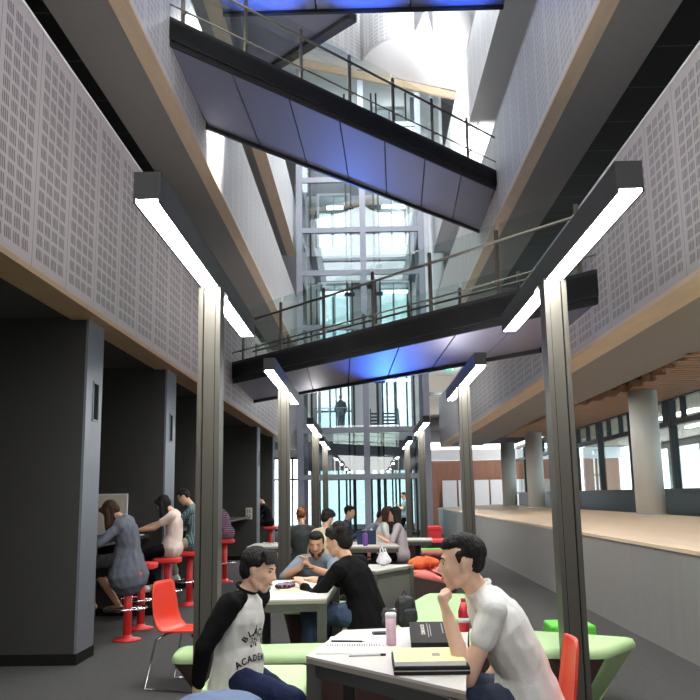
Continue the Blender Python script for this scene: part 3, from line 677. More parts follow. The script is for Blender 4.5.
def face_parts(o, c, F, s=1.0, smile=0, look=0):
    r, f_, u = F
    def at(x, y, z): return c + (r * x + f_ * y + u * z) * s
    for k in (-1, 1):
        e = obj('eye', MB().ball(at(k * .031, .0765, .012), (.0125 * s, .006 * s, .0055 * s), 12, 8, F), 'eye_white', o)
        obj('iris', MB().ball(at(k * .031 + look * .003, .0805, .012), (.0055 * s, .0035 * s, .005 * s), 10, 6, F), 'eye_dark', e)
        obj('eyelid', MB().tube([at(k * .031 - .015, .079, .013), at(k * .031 - .006, .083, .0185), at(k * .031 + .006, .083, .0185), at(k * .031 + .015, .077, .014)], .0022 * s, 6), 'eye_dark', o)
        obj('eyebrow', MB().tube([at(k * .014, .0885, .031), at(k * .03, .0875, .037), at(k * .047, .077, .033)], [.0028 * s, .0035 * s, .0018 * s], 6), 'hair_black', o)
    obj('lips', MB().tube([at(-.023, .083, -.050 + .004 * smile), at(-.010, .0925, -.0525), at(.010, .0925, -.0525), at(.023, .083, -.050 + .004 * smile)], [.002, .0042, .0042, .002], 8), 'lips', o)
def hair(c, F, s, style, vox, seed=0):
    r, f_, u = F; mb = MB()
    def at(x, y, z): return c + (r * x + f_ * y + u * z) * s
    if style in ('crop', 'fringe', 'messy', 'long', 'bun', 'ponytail'):
        k0 = .91 if style == 'crop' else 1.0; mb.ball(at(0, -.028, .050), (.082 * s * k0, .092 * s * k0, .080 * s * k0), 22, 14, F)
        mb.ball(at(0, -.055, .005), (.072 * s, .060 * s, .075 * s), 18, 12, F) if style != 'crop' else mb.ball(at(0, -.05, .018), (.068 * s, .052 * s, .062 * s), 18, 12, F)
    if style == 'crop':
        mb.ball(at(0, .028, .088), (.060 * s, .052 * s, .036 * s), 16, 10, F); mb.ball(at(0, -.01, .092), (.066 * s, .07 * s, .042 * s), 16, 10, F)
        for k in (-1, 1): mb.limb(at(k * .072, .018, .05), at(k * .071, .014, .012), (.014 * s, .006 * s), (.008 * s, .005 * s), f_)
    if style in ('fringe', 'messy'):
        rnd = random.Random(seed)
        for k in range(9):
            x = -.062 + .0155 * k; mb.limb(at(x, .035, .105), at(x + .012, .083 - 4 * x * x, .062 + rnd.uniform(-.008, .01)), .018 * s, .008 * s)
        for k in (-1, 1): mb.limb(at(k * .072, .03, .07), at(k * .073, .014, .028), (.018 * s, .007 * s), (.010 * s, .005 * s), f_)
        mb.ball(at(0, -.07, -.015), (.056 * s, .032 * s, .05 * s), 14, 10, F)
        if style == 'messy':
            for k in range(16):
                a = rnd.uniform(0, 2 * PI); b = rnd.uniform(.1, 1.3); p = at(.08 * math.cos(a) * math.sin(b), -.02 + .09 * math.sin(a) * math.sin(b), .055 + .08 * math.cos(b)); mb.ball(p, .026 * s, 8, 6)
    if style in ('long', 'bun', 'ponytail'):
        for k in (-1, 1): mb.limb(at(k * .045, .05, .095), at(k * .078, .03, .02), .026 * s, .018 * s)
    if style == 'long':
        for k in (-1, 1):
            a_ = at(k * .07, .0, .03); b_ = a_ + V((0, 0, -.17 * s)) - f_ * .02 * s; mb.limb(a_, b_, .030 * s, .034 * s); mb.limb(b_, b_ + V((0, 0, -.09 * s)), .034 * s, .016 * s)
        a_ = at(0, -.06, .02); mb.limb(a_, a_ + V((0, 0, -.24 * s)) - V((f_.x, f_.y, 0)) * .03 * s, (.085 * s, .042 * s), (.06 * s, .025 * s), r)
    if style == 'bun': mb.ball(at(0, -.10, .10), .045 * s, 12, 8)
    if style == 'ponytail':
        mb.limb(at(0, -.10, .05), at(0, -.15, -.10), .03 * s, .012 * s)
    me = remesh(mb, vox, 1); wrinkle(me, .0035 * s, 70, seed, (1, 1, .35)); return me

def person(label, hip, yaw, lean=0, slean=0, head=(0, 0, 0), s=1.0, vox=.018, shirt='cloth_grey', sleeve=.45, trousers='denim', skin='skin', hairc='hair_black', style='crop',
           LH=None, RH=None, Lpole=None, Rpole=None, LF=None, RF=None, Lk=None, Rk=None, shoe='shoe_black', headc=None, neckb=None, sh=None, group=None, face=False, handL=None, handR=None,
           longskirt=False, legs=True, raglan=None, z0=0.0, wide=1.0, hem=0, smile=0, name='person', arm=1.0, bulk=0.0, hemw=0.0, collar=None, sleevecurve=None, amp=.008, barelegs=False, headcam=None, headwear=None, torsoS=1.0, shortleg=None):
    Y0 = math.radians(yaw); fw = V((math.cos(Y0), math.sin(Y0), 0)); rt = V((math.sin(Y0), -math.cos(Y0), 0)); up = V((0, 0, 1))
    la = math.radians(lean); sa = math.radians(slean)
    t = (up * math.cos(la) + fw * math.sin(la)); t = (t * math.cos(sa) + rt * math.sin(sa)).normalized()
    tf = rt.cross(t) * -1; tf = t.cross(rt).normalized()
    if tf.dot(fw) < 0: tf = -tf
    hip = V(hip)
    nb = V(neckb) if neckb else hip + t * .50 * s
    t2 = (nb - hip).normalized(); tl = (nb - hip).length / (.50 * s)
    r2 = (rt - t2 * rt.dot(t2)).normalized(); f2 = t2.cross(r2); f2 = f2 if f2.dot(fw) > 0 else -f2
    chest = hip + (nb - hip) * .68 - f2 * .01; waist = hip + (nb - hip) * .3 - f2 * (.02 + .0008 * lean)
    shR = nb - t2 * .055 * s + r2 * .165 * s * wide; shL = nb - t2 * .055 * s - r2 * .165 * s * wide
    if sh: shL, shR = V(sh[0]), V(sh[1])
    F = headframe(Y0 + math.radians(head[0]), math.radians(head[1]), math.radians(head[2]))
    hc = V(headc) if headc else nb + t2 * .085 * s + up * .055 * s + F[1] * .035 * s + up * 0.02
    ua, fa = .285 * s * arm, .255 * s * arm
    Lt = V(LH) if LH else shL + V((0, 0, -.48)) * s + fw * .1; Rt = V(RH) if RH else shR + V((0, 0, -.48)) * s + fw * .1
    eL, wL = ik(shL, Lt, ua, fa, V(Lpole) if Lpole else (-up - rt * .5 - fw * .3)); eR, wR = ik(shR, Rt, ua, fa, V(Rpole) if Rpole else (-up + rt * .5 - fw * .3))
    hL = hip - rt * .09 * s; hR = hip + rt * .09 * s
    LFt = V(LF) if LF else hL + fw * .42 * s - up * (hip.z - .09); RFt = V(RF) if RF else hR + fw * .40 * s - up * (hip.z - .09)
    kL, aL = ik(hL, LFt, .43 * s, .42 * s, V(Lk) if Lk else fw + up); kR, aR = ik(hR, RFt, .43 * s, .42 * s, V(Rk) if Rk else fw + up)
    b = MB()
    def torso(m, d, arms=True):
        m.limb(hip, waist, ((.155 + d) * s, (.11 + d) * s), ((.138 + d) * s * torsoS, (.10 + d) * s * torsoS), r2)
        m.limb(waist, chest, ((.138 + d) * s * torsoS, (.10 + d) * s * torsoS), ((.158 + d) * s, (.108 + d) * s), r2)
        m.limb(chest, nb - t2 * .09 * s, ((.158 + d) * s, (.105 + d) * s), ((.13 + d) * s, (.085 + d) * s), r2)
        for q in ((shL, shR) if arms else ()): m.limb(nb - t2 * .02 * s, q, (.05 + d) * s, (.052 + d) * s)
    torso(b, -.006)
    b.limb(nb - t2 * .03 * s, hc - F[2] * .055 * s - F[1] * .02 * s, .053 * s, .050 * s)
    skull(b, hc, F, s, vox < .013)
    for (S, E, W, H, sd) in ((shL, eL, wL, handL, 1), (shR, eR, wR, handR, -1)):
        b.limb(S, E, .044 * s, .037 * s); b.limb(E, E.lerp(W, .35), .037 * s, .037 * s); b.limb(E.lerp(W, .35), W, .037 * s, (.026 * s))
        hd = dict(d=(W - E), pn=-up, curl=.35); hd.update(H or {})
        hand(b, W, hd['d'], hd['pn'], sd * hd.get('flip', 1), hd['curl'], s * .98, thumb=hd.get('thumb', .8))
    if legs:
        for (S, K, A) in ((hL, kL, aL), (hR, kR, aR)):
            b.limb(S, K, .072 * s, .050 * s); b.limb(K, K.lerp(A, .3), .050 * s, .052 * s); b.limb(K.lerp(A, .3), A, .052 * s, .034 * s)
    o = link(name, remesh(b, vox, 2), skin, None, local=True)
    c0 = V((hip.x, hip.y, z0)); o.data.transform(Matrix.Translation(-c0)); o.location = c0
    tag(o, label, 'person', group)
    if face: face_parts(o, hc, F, s, smile)
    # hair
    link('hair', hair(hc, F, s * 1.02, style, max(.008, vox * .8), seed=int(abs(hip.x * 100))), hairc, o)
    # top
    m = MB(); d = .012 + bulk
    torso(m, d, not raglan)
    m.limb(hip + t2 * .10 * s, hip - t2 * .0 - up * hem, ((.164 + bulk) * s, (.128 + bulk) * s), ((.194 + bulk + hemw) * s, (.160 + bulk + hemw) * s), r2)
    sl = MB() if raglan else m
    for (S, E, W) in ((shL, eL, wL), (shR, eR, wR)):
        if sleeve <= 1:
            sl.limb(S, S.lerp(E, sleeve), .060 * s, .056 * s)
        else:
            sl.limb(S, E, (.066 if raglan else .058) * s, .050 * s); sl.limb(E, E.lerp(W, sleeve - 1), .047 * s, .040 * s)
        if raglan: sl.limb(nb - t2 * .035 * s, S, .050 * s, .066 * s)
    me = remesh(m, vox, 2); wrinkle(me, amp, 11, int(hip.y * 10)); shirt_o = link('shirt', me, shirt, o)
    if raglan:
        me = remesh(sl, vox, 2); wrinkle(me, amp, 12, 5); link('sleeves', me, raglan, o)
    if collar:
        cax = (hc - F[2] * .055 - F[1] * .02 - nb).normalized() * .6 + t2 * .4; cax.normalize(); cfw = cax.cross(r2); cfw = cfw if cfw.dot(f2) > 0 else -cfw
        link('collar', MB().tube([nb + cax * .016 + (r2 * math.cos(a) * .058 + cfw * (math.sin(a) * .058)) * s for a in [2 * PI * k / 16 for k in range(16)]], .009 * s, 8, closed=True).mesh('collar'), collar, o)
    # trousers
    if legs and trousers:
        m = MB(); m.limb(hip - up * .01, hip + t2 * .05 * s, ((.160) * s, .120 * s), (.148 * s, .108 * s), r2)
        for (S, K, A) in ((hL, kL, aL), (hR, kR, aR)):
            m.limb(S.lerp(K, .22), K, .084 * s, .066 * s)
            if not barelegs: m.limb(K, K.lerp(A, shortleg or .93), .066 * s, .052 * s)
        me = remesh(m, vox, 2); wrinkle(me, amp * 1.3, 11, 3); link('trousers' if not barelegs else 'skirt', me, trousers, o)
    if legs:
        for (K, A) in ((kL, aL), (kR, aR)):
            dv = (fw - up * .0); sh_ = MB(); A2 = V((A.x, A.y, A.z))
            sh_.limb(A2 - up * .05 * s - dv * .03, A2 - up * .055 * s + dv * .15 * s, (.042 * s, .038 * s), (.040 * s, .028 * s), rt); sh_.limb(A2 - up * .01, A2 - up * .05, .042 * s, .044 * s)
            link('shoe', remesh(sh_, max(vox * .8, .012), 2), shoe, o)
    return dict(o=o, shirt=shirt_o, nb=nb, r=r2, f=f2, t=t2, hc=hc, F=F, eL=eL, wL=wL, eR=eR, wR=wR, kL=kL, kR=kR)
def rect(cx, cy, w, d, a):
    c, s = math.cos(a), math.sin(a); return [(cx + x * c - y * s, cy + x * s + y * c) for x, y in ((-w / 2, -d / 2), (w / 2, -d / 2), (w / 2, d / 2), (-w / 2, d / 2))]
# ------------------------------------------------------------------ benches: soft wedge shaped blocks
def rounded(poly, r=.09, n=5):
    out = []; m = len(poly)
    for i in range(m):
        p = V((*poly[i], 0)); a = V((*poly[i - 1], 0)); b = V((*poly[(i + 1) % m], 0))
        da = (a - p); db = (b - p); rr = min(r, da.length * .45, db.length * .45); da.normalize(); db.normalize()
        A = p + da * rr; B = p + db * rr
        for k in range(n + 1):
            t = k / n; out.append(tuple((A * (1 - t) ** 2 + p * 2 * t * (1 - t) + B * t * t)[:2]))
    return out
def inset(poly, d):
    m = len(poly); out = []
    area = sum(poly[i][0] * poly[(i + 1) % m][1] - poly[(i + 1) % m][0] * poly[i][1] for i in range(m))
    sg = 1 if area > 0 else -1
    for i in range(m):
        a = V(poly[i - 1]).to_3d() if False else V((*poly[i - 1], 0)); b = V((*poly[(i + 1) % m], 0)); t = (b - a).normalized()
        nrm = V((-t.y, t.x, 0)) * sg
        out.append((poly[i][0] + nrm.x * d, poly[i][1] + nrm.y * d))
    return out
def bench(label, poly, top, side, h=.45, taper=.10, group=None, ends=0, allgreen=()):
    """allgreen: indexes of polygon edges whose side face stays in the seat fabric"""
    m = len(poly); cx = sum(p[0] for p in poly) / m; cy = sum(p[1] for p in poly) / m
    t = thing('upholstered_bench', label, 'bench', (cx, cy, 0), group=group)
    rp = rounded(poly, .1); n = len(rp)
    lay = [(inset(rp, .06), h), (inset(rp, .018), h - .012), (rp, h - .045), (inset(rp, .004), h - .068)]
    mb = MB(); vs = [(x, y, z) for L, z in lay for x, y in L]
    fs = [tuple(range(n))]
    for k in range(3): fs += [((k + 1) * n + i, (k + 1) * n + (i + 1) % n, k * n + (i + 1) % n, k * n + i) for i in range(n)]
    mb.add(vs, fs, True); me = mb.mesh('seat'); me.polygons[0].use_smooth = False
    link('seat', me, top, t)
    ip = inset(rp, .012); bp = [(cx + (x - cx) * (1 - ends), y) for x, y in inset(rp, taper)]
    A = MB(); B = MB()
    q = n // m
    for i in range(n):
        e = ((i - q // 2) % n) // q  # edge/corner index
        j = (i + 1) % n
        tgt = A if e in allgreen else B
        tgt.add([(ip[i][0], ip[i][1], h - .068), (ip[j][0], ip[j][1], h - .068), (bp[j][0], bp[j][1], .0), (bp[i][0], bp[i][1], .0)], [(0, 1, 2, 3)], False)
    if A.v: obj('end_panel', A, top, t)
    if B.v: obj('side_panel', B, side, t)
    return t
bench('long pale green bench with maroon sides running behind the nearest white table', [(-1.38, 5.96), (-.2, 5.93), (.6, 6.08), (1.60, 5.93), (1.98, 6.42), (.85, 7.05), (.35, 6.42), (-1.4, 6.34)], 'green_fabric', 'maroon_fabric', allgreen=(3, 4), ends=.13)
bench('pale green seat block under the boy in the black and white shirt', [(-1.0, 4.35), (-.38, 4.45), (-.35, 5.6), (-.98, 5.62)], 'green_fabric', 'maroon_fabric')
bench('pale green bench carrying the black backpack, behind the man in the black sweater', [(-.25, 6.6), (.28, 6.62), (.78, 7.55), (1.1, 9.3), (.62, 9.42), (.36, 8.5), (-.22, 7.5)], 'green_fabric', 'maroon_fabric')
bench('pink topped brown bench with an orange bag on it, right of the second table', [(.56, 12.1), (1.0, 10.9), (1.32, 12.2), (1.1, 13.4), (.66, 13.6)], 'pink_fabric', 'brown_fabric')
bench('long pink topped brown bench far left behind the seated students', [(-1.8, 15.9), (.1, 15.9), (.1, 16.5), (-1.8, 16.5)], 'pink_fabric', 'brown_fabric')
bench('short pink and brown bench right of the third right lamp post', [(1.0, 15.9), (1.75, 15.6), (1.85, 16.4), (1.0, 16.6)], 'pink_fabric', 'brown_fabric')
bench('far red bench near the end of the concrete low wall', [(.9, 20.3), (1.9, 20.1), (2.0, 20.9), (.9, 21.0)], 'red_fabric', 'maroon_fabric')
bench('green seat block behind the man in the blue shirt', [(-.85, 8.35), (-.2, 8.25), (-.2, 8.85), (-.85, 8.9)], 'green_fabric', 'maroon_fabric')
def cube_seat(label, x, y, w, h, mat, group=None):
    t = thing('cube_stool', label, 'stool', (x, y, 0), group=group)
    a = w / 2
    obj('seat', MB().box(x - a, x + a, y - a, y + a, h - .1, h), mat, t, bevel=.02)
    b = a * .85
    obj('body', MB().hexa([(x - b, y - b, 0), (x + b, y - b, 0), (x + b, y + b, 0), (x - b, y + b, 0), (x - a * .98, y - a * .98, h - .1), (x + a * .98, y - a * .98, h - .1), (x + a * .98, y + a * .98, h - .1), (x - a * .98, y + a * .98, h - .1)]), mat, t)
cube_seat('bright green cube stool standing behind the right end of the pale green bench', 1.67, 7.28, .36, .43, 'green_bright')
cube_seat('small bright red cube stool far back beside the end of the concrete wall', 1.62, 21.6, .5, .72, 'red_fabric')
cube_seat('bright green cube stool far back between the pink and red benches', 1.25, 17.4, .5, .42, 'green_bright')
# blue round seat in the foreground
t = thing('round_stool', 'blue round upholstered stool at the bottom edge in front of the boy', 'stool', (-.68, 3.9, 0))
obj('seat', MB().lathe([(.10, .54), (.185, .545), (.20, .575), (.195, .605), (.16, .625), (.02, .635)], (-.68, 3.9, 0), 40), 'blue_fabric', t)
obj('base', MB().lathe([(.15, 0), (.17, .03), (.14, .5), (.15, .54)], (-.68, 3.9, 0), 32), 'blue_fabric', t)
# ------------------------------------------------------------------ tables
def table(label, poly, h=.745, th=.03, panel=None, central=None, group=None, leg=.035):
    cx = sum(p[0] for p in poly) / len(poly); cy = sum(p[1] for p in poly) / len(poly)
    t = thing('table', label, 'table', (cx, cy, 0), group=group)
    obj('tabletop', MB().prism(poly, h - .012, h), 'table_top', t)
    obj('top_edge', MB().prism(inset(poly, .002), h - .034, h - .012), 'table_edge', t)
    fr = MB(); ip = inset(poly, .04); n = len(ip)
    for i in range(n):
        a, b = ip[i], ip[(i + 1) % n]; fr.beam((*a, h - .064), (*b, h - .064), .03, .058)
    obj('frame', fr, 'table_leg', t)
    if central:
        obj('pedestal', MB().tube([(cx, cy, .02), (cx, cy, h - .09)], .05, 16), 'table_leg', t); obj('foot', MB().lathe([(.3, 0), (.3, .015), (.06, .03)], (cx, cy, 0), 24), 'table_leg', t)
    else:
        for (x, y) in ip: obj('leg', MB().box(x - leg, x + leg, y - leg, y + leg, 0, h - .035), 'table_leg', t)
    if panel is not None:
        a, b = ip[panel], ip[(panel + 1) % n]; obj('modesty_panel', MB().beam((*a, h - .28), (*b, h - .28), .02, .38), 'table_panel', t)
    return t
table('nearest pale topped table with black legs, between the two boys', [(-.31, 4.2), (.37, 3.42), (.58, 5.1), (-.15, 4.97)])
table('second pale topped table, in front of the man with clasped hands', [(-1.02, 6.42), (-.32, 6.47), (-.27, 7.95), (-.98, 7.95)])
table('pale topped table with a grey side panel, carrying the white plastic bag', [(.08, 8.72), (.5, 9.47), (-.12, 9.62), (-.1, 9.0)], panel=0)
table('far table with a purple bottle and a dark laptop, before the woman in white', [(-.3, 12.95), (.48, 12.9), (.42, 14.2), (-.25, 14.3)], central=True)
table('far left table beside the ginger haired person in the dark jacket', [(-1.9, 13.3), (-1.2, 13.3), (-1.2, 14.3), (-1.9, 14.3)], central=True)
table('far right table behind the girl with long black hair', [(.75, 16.7), (1.55, 16.7), (1.5, 17.5), (.8, 17.6)][::1], central=True) if False else None
table('far table near the third right lamp post', [(.62, 14.6), (1.1, 14.5), (1.15, 15.3), (.65, 15.4)], central=True)
# ------------------------------------------------------------------ red shell chair with chrome legs
def shell_chair(label, loc, rz, group=None):
    t = thing('shell_chair', label, 'chair', loc, rz, group)
    # profile in local: seat faces +X ; back at -X
    prof = [(.22, .44), (.20, .452), (.10, .448), (-.08, .44), (-.15, .45), (-.19, .49), (-.215, .56), (-.235, .68), (-.25, .80), (-.252, .83)]
    wd = [.17, .19, .205, .21, .205, .20, .195, .185, .165, .13]
    vs = []; K = 9
    for s_ in (0, 1):
        for i, (x, z) in enumerate(prof):
            for k in range(K):
                u = -1 + 2 * k / (K - 1); c = .018 * u * u
                if i < 4: p = (x, u * wd[i], z + c * .8)
                else: p = (x + c * 1.2, u * wd[i], z + (c * .3 if i < 6 else 0))
                nx, nz = ((0, -1) if i < 4 else ((-.7, -.7) if i < 6 else (-1, 0)))
                vs.append((p[0] + nx * .012 * s_, p[1], p[2] + nz * .012 * s_))
    n = len(prof); fs = []
    for i in range(n - 1):
        for k in range(K - 1):
            a = i * K + k; fs.append((a, a + 1, a + K + 1, a + K)); o = n * K; fs.append((o + a + K, o + a + K + 1, o + a + 1, o + a))
    o = n * K
    for i in range(n - 1): fs += [(i * K, (i + 1) * K, o + (i + 1) * K, o + i * K), (i * K + K - 1 + K, i * K + K - 1, o + i * K + K - 1, o + i * K + K - 1 + K)]
    for k in range(K - 1): fs += [(k + 1, k, o + k, o + k + 1), ((n - 1) * K + k, (n - 1) * K + k + 1, o + (n - 1) * K + k + 1, o + (n - 1) * K + k)]
    link('shell', MB().add(vs, fs, True).mesh('shell'), 'chair_red', t, local=True)
    for s_ in (-1, 1):
        obj('leg_frame', MB().tube([(.13, s_ * .15, .425), (.20, s_ * .2, .38), (.24, s_ * .225, .012), (.10, s_ * .228, .008), (-.12, s_ * .228, .008), (-.25, s_ * .225, .012), (-.17, s_ * .2, .38), (-.1, s_ * .15, .425)], .009, 8), 'chrome', t, local=True)
    obj('underframe', MB().tube([(.13, -.15, .425), (.13, .15, .425)], .009, 8).tube([(-.1, -.15, .425), (-.1, .15, .425)], .009, 8), 'chrome', t, local=True)
    return t
shell_chair('red plastic shell chair with thin chrome legs, standing empty in the left aisle', (-1.50, 7.1, 0), math.radians(-18))
shell_chair('red shell chair carrying the boy in the white shirt', (.705, 4.10, 0), math.radians(177))
# ------------------------------------------------------------------ red bar stools
def bar_stool(label, x, y, h=.76):
    t = thing('bar_stool', label, 'bar stool', (x, y, 0), group='red bar stools along the dark counter')
    obj('seat', MB().prism(rounded(rect(0, 0, .34, .34, 0), .09, 5), h - .07, h), 'stool_red', t, local=True, bevel=.02)
    obj('pole', MB().lathe([(.045, .03), (.045, h - .07)], (0, 0, 0), 18), 'stool_red', t, local=True)
    obj('base', MB().lathe([(.15, 0), (.15, .018), (.06, .035), (.05, .06)], (0, 0, 0), 28), 'stool_red', t, local=True)
    obj('foot_ring', MB().tube([(.23 * math.cos(a) - .03, .23 * math.sin(a), .34) for a in [2 * PI * k / 24 for k in range(24)]], .012, 8, closed=True).tube([(-.25, 0, .34), (.2, 0, .34)], .008, 6), 'chrome', t, local=True)
    return t
ST = [(-2.63, 9.35, 'nearest red bar stool, under the woman in the grey cardigan'), (-2.7, 10.15, 'empty red bar stool beside the grey cardigan, second nearest'), (-2.6, 11.0, 'red bar stool under the woman in the pink shirt'),
      (-2.57, 12.25, 'red bar stool under the person in the green checked shirt'), (-2.62, 15.55, 'red bar stool under the person in the red checked shirt'), (-2.52, 22.0, 'far red bar stool under the person in dark clothes')]
for i, (x, y, l) in enumerate(ST): bar_stool(l, x, y, .735 if i == 0 else .76)
for i, (y0, y1, l) in enumerate(((8.52, 11.28, 'dark counter in the first booth where the woman in grey rests'), (11.87, 14.58, 'dark counter in the second booth beside the person in green checks'), (15.12, 20.88, 'dark counter in the third booth'), (21.42, 24.38, 'dark counter in the farthest booth'))):
    t = thing('counter', l, 'counter', (-3.3, (y0 + y1) / 2, 0))
    obj('worktop', MB().box(-3.7, -2.92, y0, y1, 1.0, 1.04), 'table_leg', t)
    obj('support', MB().box(-3.66, -3.6, y0, y1, 0, 1.0), 'dark_wall', t)
# ------------------------------------------------------------------ things on the nearest table
ZT = .745
def flat(name, label, cat, poly, z0, z1, mat, group=None):
    return tag(obj(name, MB().prism(poly, z0, z1), mat), label, cat, group)
nb = thing('spiral_notebook', 'open white spiral notebook on the nearest table, left of the bottle', 'notebook', (-.08, 4.42, ZT))
obj('page', MB().prism(rect(-.10, 4.32, .32, .20, -.06), ZT, ZT + .006), 'paper', nb); obj('page', MB().prism(rect(-.07, 4.58, .30, .26, -.06), ZT, ZT + .005), 'paper', nb)
for k in range(22): obj('ring', MB().tube([(-.215 + k * .0125, 4.438 - .0007 * k, ZT + .004), (-.215 + k * .0125, 4.445 - .0007 * k, ZT + .014), (-.215 + k * .0125, 4.452 - .0007 * k, ZT + .004)], .0018, 5), 'ink', nb)
pn = thing('pen', 'dark pen lying on the spiral notebook', 'pen', (-.1, 4.5, ZT + .012)); obj('barrel', MB().tube([(-.20, 4.505, .7605), (-.04, 4.485, .7605)], .0055, 8), 'ink', pn); obj('tip', MB().tube([(-.04, 4.485, .7605), (-.02, 4.4825, .7605)], [.0045, .001], 8), 'ink_grey', pn)
pn = thing('pencil', 'short dark pen lying below the notebook near the yellow pad', 'pen', (.05, 4.17, ZT)); obj('barrel', MB().tube([(-.10, 4.14, .751), (.05, 4.16, .751)], .0035, 8), 'ink_grey', pn); obj('cap', MB().tube([(.05, 4.16, .7525), (.075, 4.163, .7525)], .006, 8), 'ink', pn)
bt = thing('tumbler', 'tall pink and silver tumbler standing on the nearest table', 'bottle', (.11, 4.46, ZT))
obj('body', MB().lathe([(.024, 0), (.026, .01), (.028, .135)], (.11, 4.46, ZT), 24), 'bottle_pink', bt); obj('lid', MB().lathe([(.029, .135), (.029, .155), (.024, .16)], (.11, 4.46, ZT), 24), 'plastic_white', bt)
bk = thing('black_book', 'thick black book with pale title lettering lying on the nearest table', 'book', (.33, 4.7, ZT))
M1 = Matrix.Translation((.325, 4.30, ZT + .004)) @ Matrix.Rotation(-.02, 4, 'Z') @ Matrix.Rotation(math.radians(9), 4, 'X')
def tb(M, x0, x1, y0, y1, z0, z1): return MB().hexa([M @ V(p) for p in [(x0, y0, z0), (x1, y0, z0), (x1, y1, z0), (x0, y1, z0), (x0, y0, z1), (x1, y0, z1), (x1, y1, z1), (x0, y1, z1)]])
obj('pages', tb(M1, -.115, .112, .005, .325, .003, .030), 'book_black', bk); obj('cover', tb(M1, -.12, .12, 0, .33, .030, .034), 'book_black', bk)
obj('cover', tb(M1, -.12, .12, 0, .33, 0, .003), 'book_black', bk); obj('spine', tb(M1, -.12, .12, -.004, 0, 0, .034), 'book_black', bk)
def text_mesh(s, size, ext=.0004, align='CENTER'):
    cu = bpy.data.curves.new('t', 'FONT'); cu.body = s; cu.size = size; cu.align_x = align; cu.align_y = 'CENTER'; cu.extrude = ext; cu.offset = size * .03; cu.resolution_u = 3
    o = bpy.data.objects.new('t', cu); C.objects.link(o); dg = bpy.context.evaluated_depsgraph_get(); me = bpy.data.meshes.new_from_object(o.evaluated_get(dg)); bpy.data.objects.remove(o); bpy.data.curves.remove(cu); return me
def put_text(s, size, M, mat, parent, name='lettering'):
    me = text_mesh(s, size); me.transform(M); return link(name, me, mat, parent)
R90 = Matrix.Rotation(PI / 2, 4, 'Z')
put_text('ECONOMICS', .027, M1 @ Matrix.Translation((-.055, .20, .0348)) @ Matrix.Rotation(-PI / 2, 4, 'Z'), 'print_pale', bk)
for k, (x, y0, y1) in enumerate(((-.03, .08, .30), (-.018, .1, .28), (.045, .14, .3), (.075, .1, .3))):
    obj('printed_line', tb(M1, x, x + .004, y0, y1, .0342, .0346), 'ink_grey', bk)
fd = thing('black_folder', 'flat black case under the yellow paper pad at the near table corner', 'folder', (.27, 4.0, ZT))
M2 = Matrix.Translation((.10, 3.72, ZT + .001)) @ Matrix.Rotation(-.0, 4, 'Z')
obj('case', tb(M2, 0, .325, -.0, .36, 0, .034), 'book_black', fd, bevel=.004); obj('zip', tb(M2, .0, .326, -.003, 0, .015, .019), 'ink_grey', fd)
pd = thing('yellow_notepad', 'pale yellow and white writing pad lying on the flat black case', 'notepad', (.27, 4.02, ZT + .036))
obj('pad', tb(M2, .006, .31, .01, .34, .0355, .052), 'paper', pd); obj('top_sheet', tb(M2, .006, .31, .01, .34, .052, .0535), 'paper_yellow', pd)
for k in range(7): obj('written_line', tb(M2, .03 + .003 * k, .06 + .02 * (k % 3), .10 + .04 * k, .105 + .04 * k, .0536, .0538), 'ink_grey', pd)
put_text('806', .05, M2 @ Matrix.Translation((.195, .17, .0538)) @ Matrix.Rotation(PI * .5, 4, 'Z'), 'ink_grey', pd)
ph = thing('phone', 'dark mobile phone lying at the far edge of the nearest table', 'phone', (.1, 4.84, ZT)); obj('body', MB().prism(rounded(rect(.08, 4.82, .13, .065, .15), .012, 3), ZT, ZT + .009), 'ink', ph); obj('screen', MB().prism(rect(.08, 4.82, .115, .055, .15), ZT + .009, ZT + .0095), 'eye_dark', ph)
cn = thing('drink_can', 'red and white drink bottle behind the forearm of the boy in white', 'bottle', (.53, 4.86, ZT)); obj('body', MB().lathe([(.028, 0), (.031, .02), (.031, .11), (.014, .16)], (.53, 4.86, ZT), 20), 'can_red', cn); obj('label_band', MB().lathe([(.0315, .05), (.0315, .075)], (.53, 4.86, ZT), 20), 'plastic_white', cn); obj('cap', MB().lathe([(.014, .16), (.014, .18)], (.53, 4.86, ZT), 16), 'can_red', cn)
# ------------------------------------------------------------------ things on the second table
for i, (x, y, w, d, a, l) in enumerate(((-.62, 6.75, .42, .28, .15, 'white paper sheet nearest the front edge of the second table'), (-.85, 7.6, .5, .35, .1, 'white papers spread at the back left of the second table'), (-.5, 7.4, .3, .3, -.3, 'loose white page before the clasped hands of the man in blue'))):
    flat('paper_sheet', l, 'paper', rect(x, y, w, d, a), ZT, ZT + .003 + .001 * i, 'paper', 'papers on the second table')
flat('highlighted_page', 'pale yellow page lying in the middle of the second table', 'paper', rect(-.58, 7.0, .3, .22, .1), ZT + .0055, ZT + .008, 'paper_yellow')
def lump(name, label, cat, c, r, mat, seed, parts=5, flatten=.5, vox=.012):
    rnd = random.Random(seed); m = MB()
    for k in range(parts): m.ball((c[0] + rnd.uniform(-.5, .5) * r[0], c[1] + rnd.uniform(-.5, .5) * r[1], c[2] + r[2] * .45), (r[0] * .55, r[1] * .55, r[2] * .5))
    me = remesh(m, vox, 2); wrinkle(me, .012, 14, seed)
    for v in me.vertices: v.co.z = max(v.co.z, c[2])
    return tag(link(name, me, mat), label, cat)
up = V((0, 0, 1))
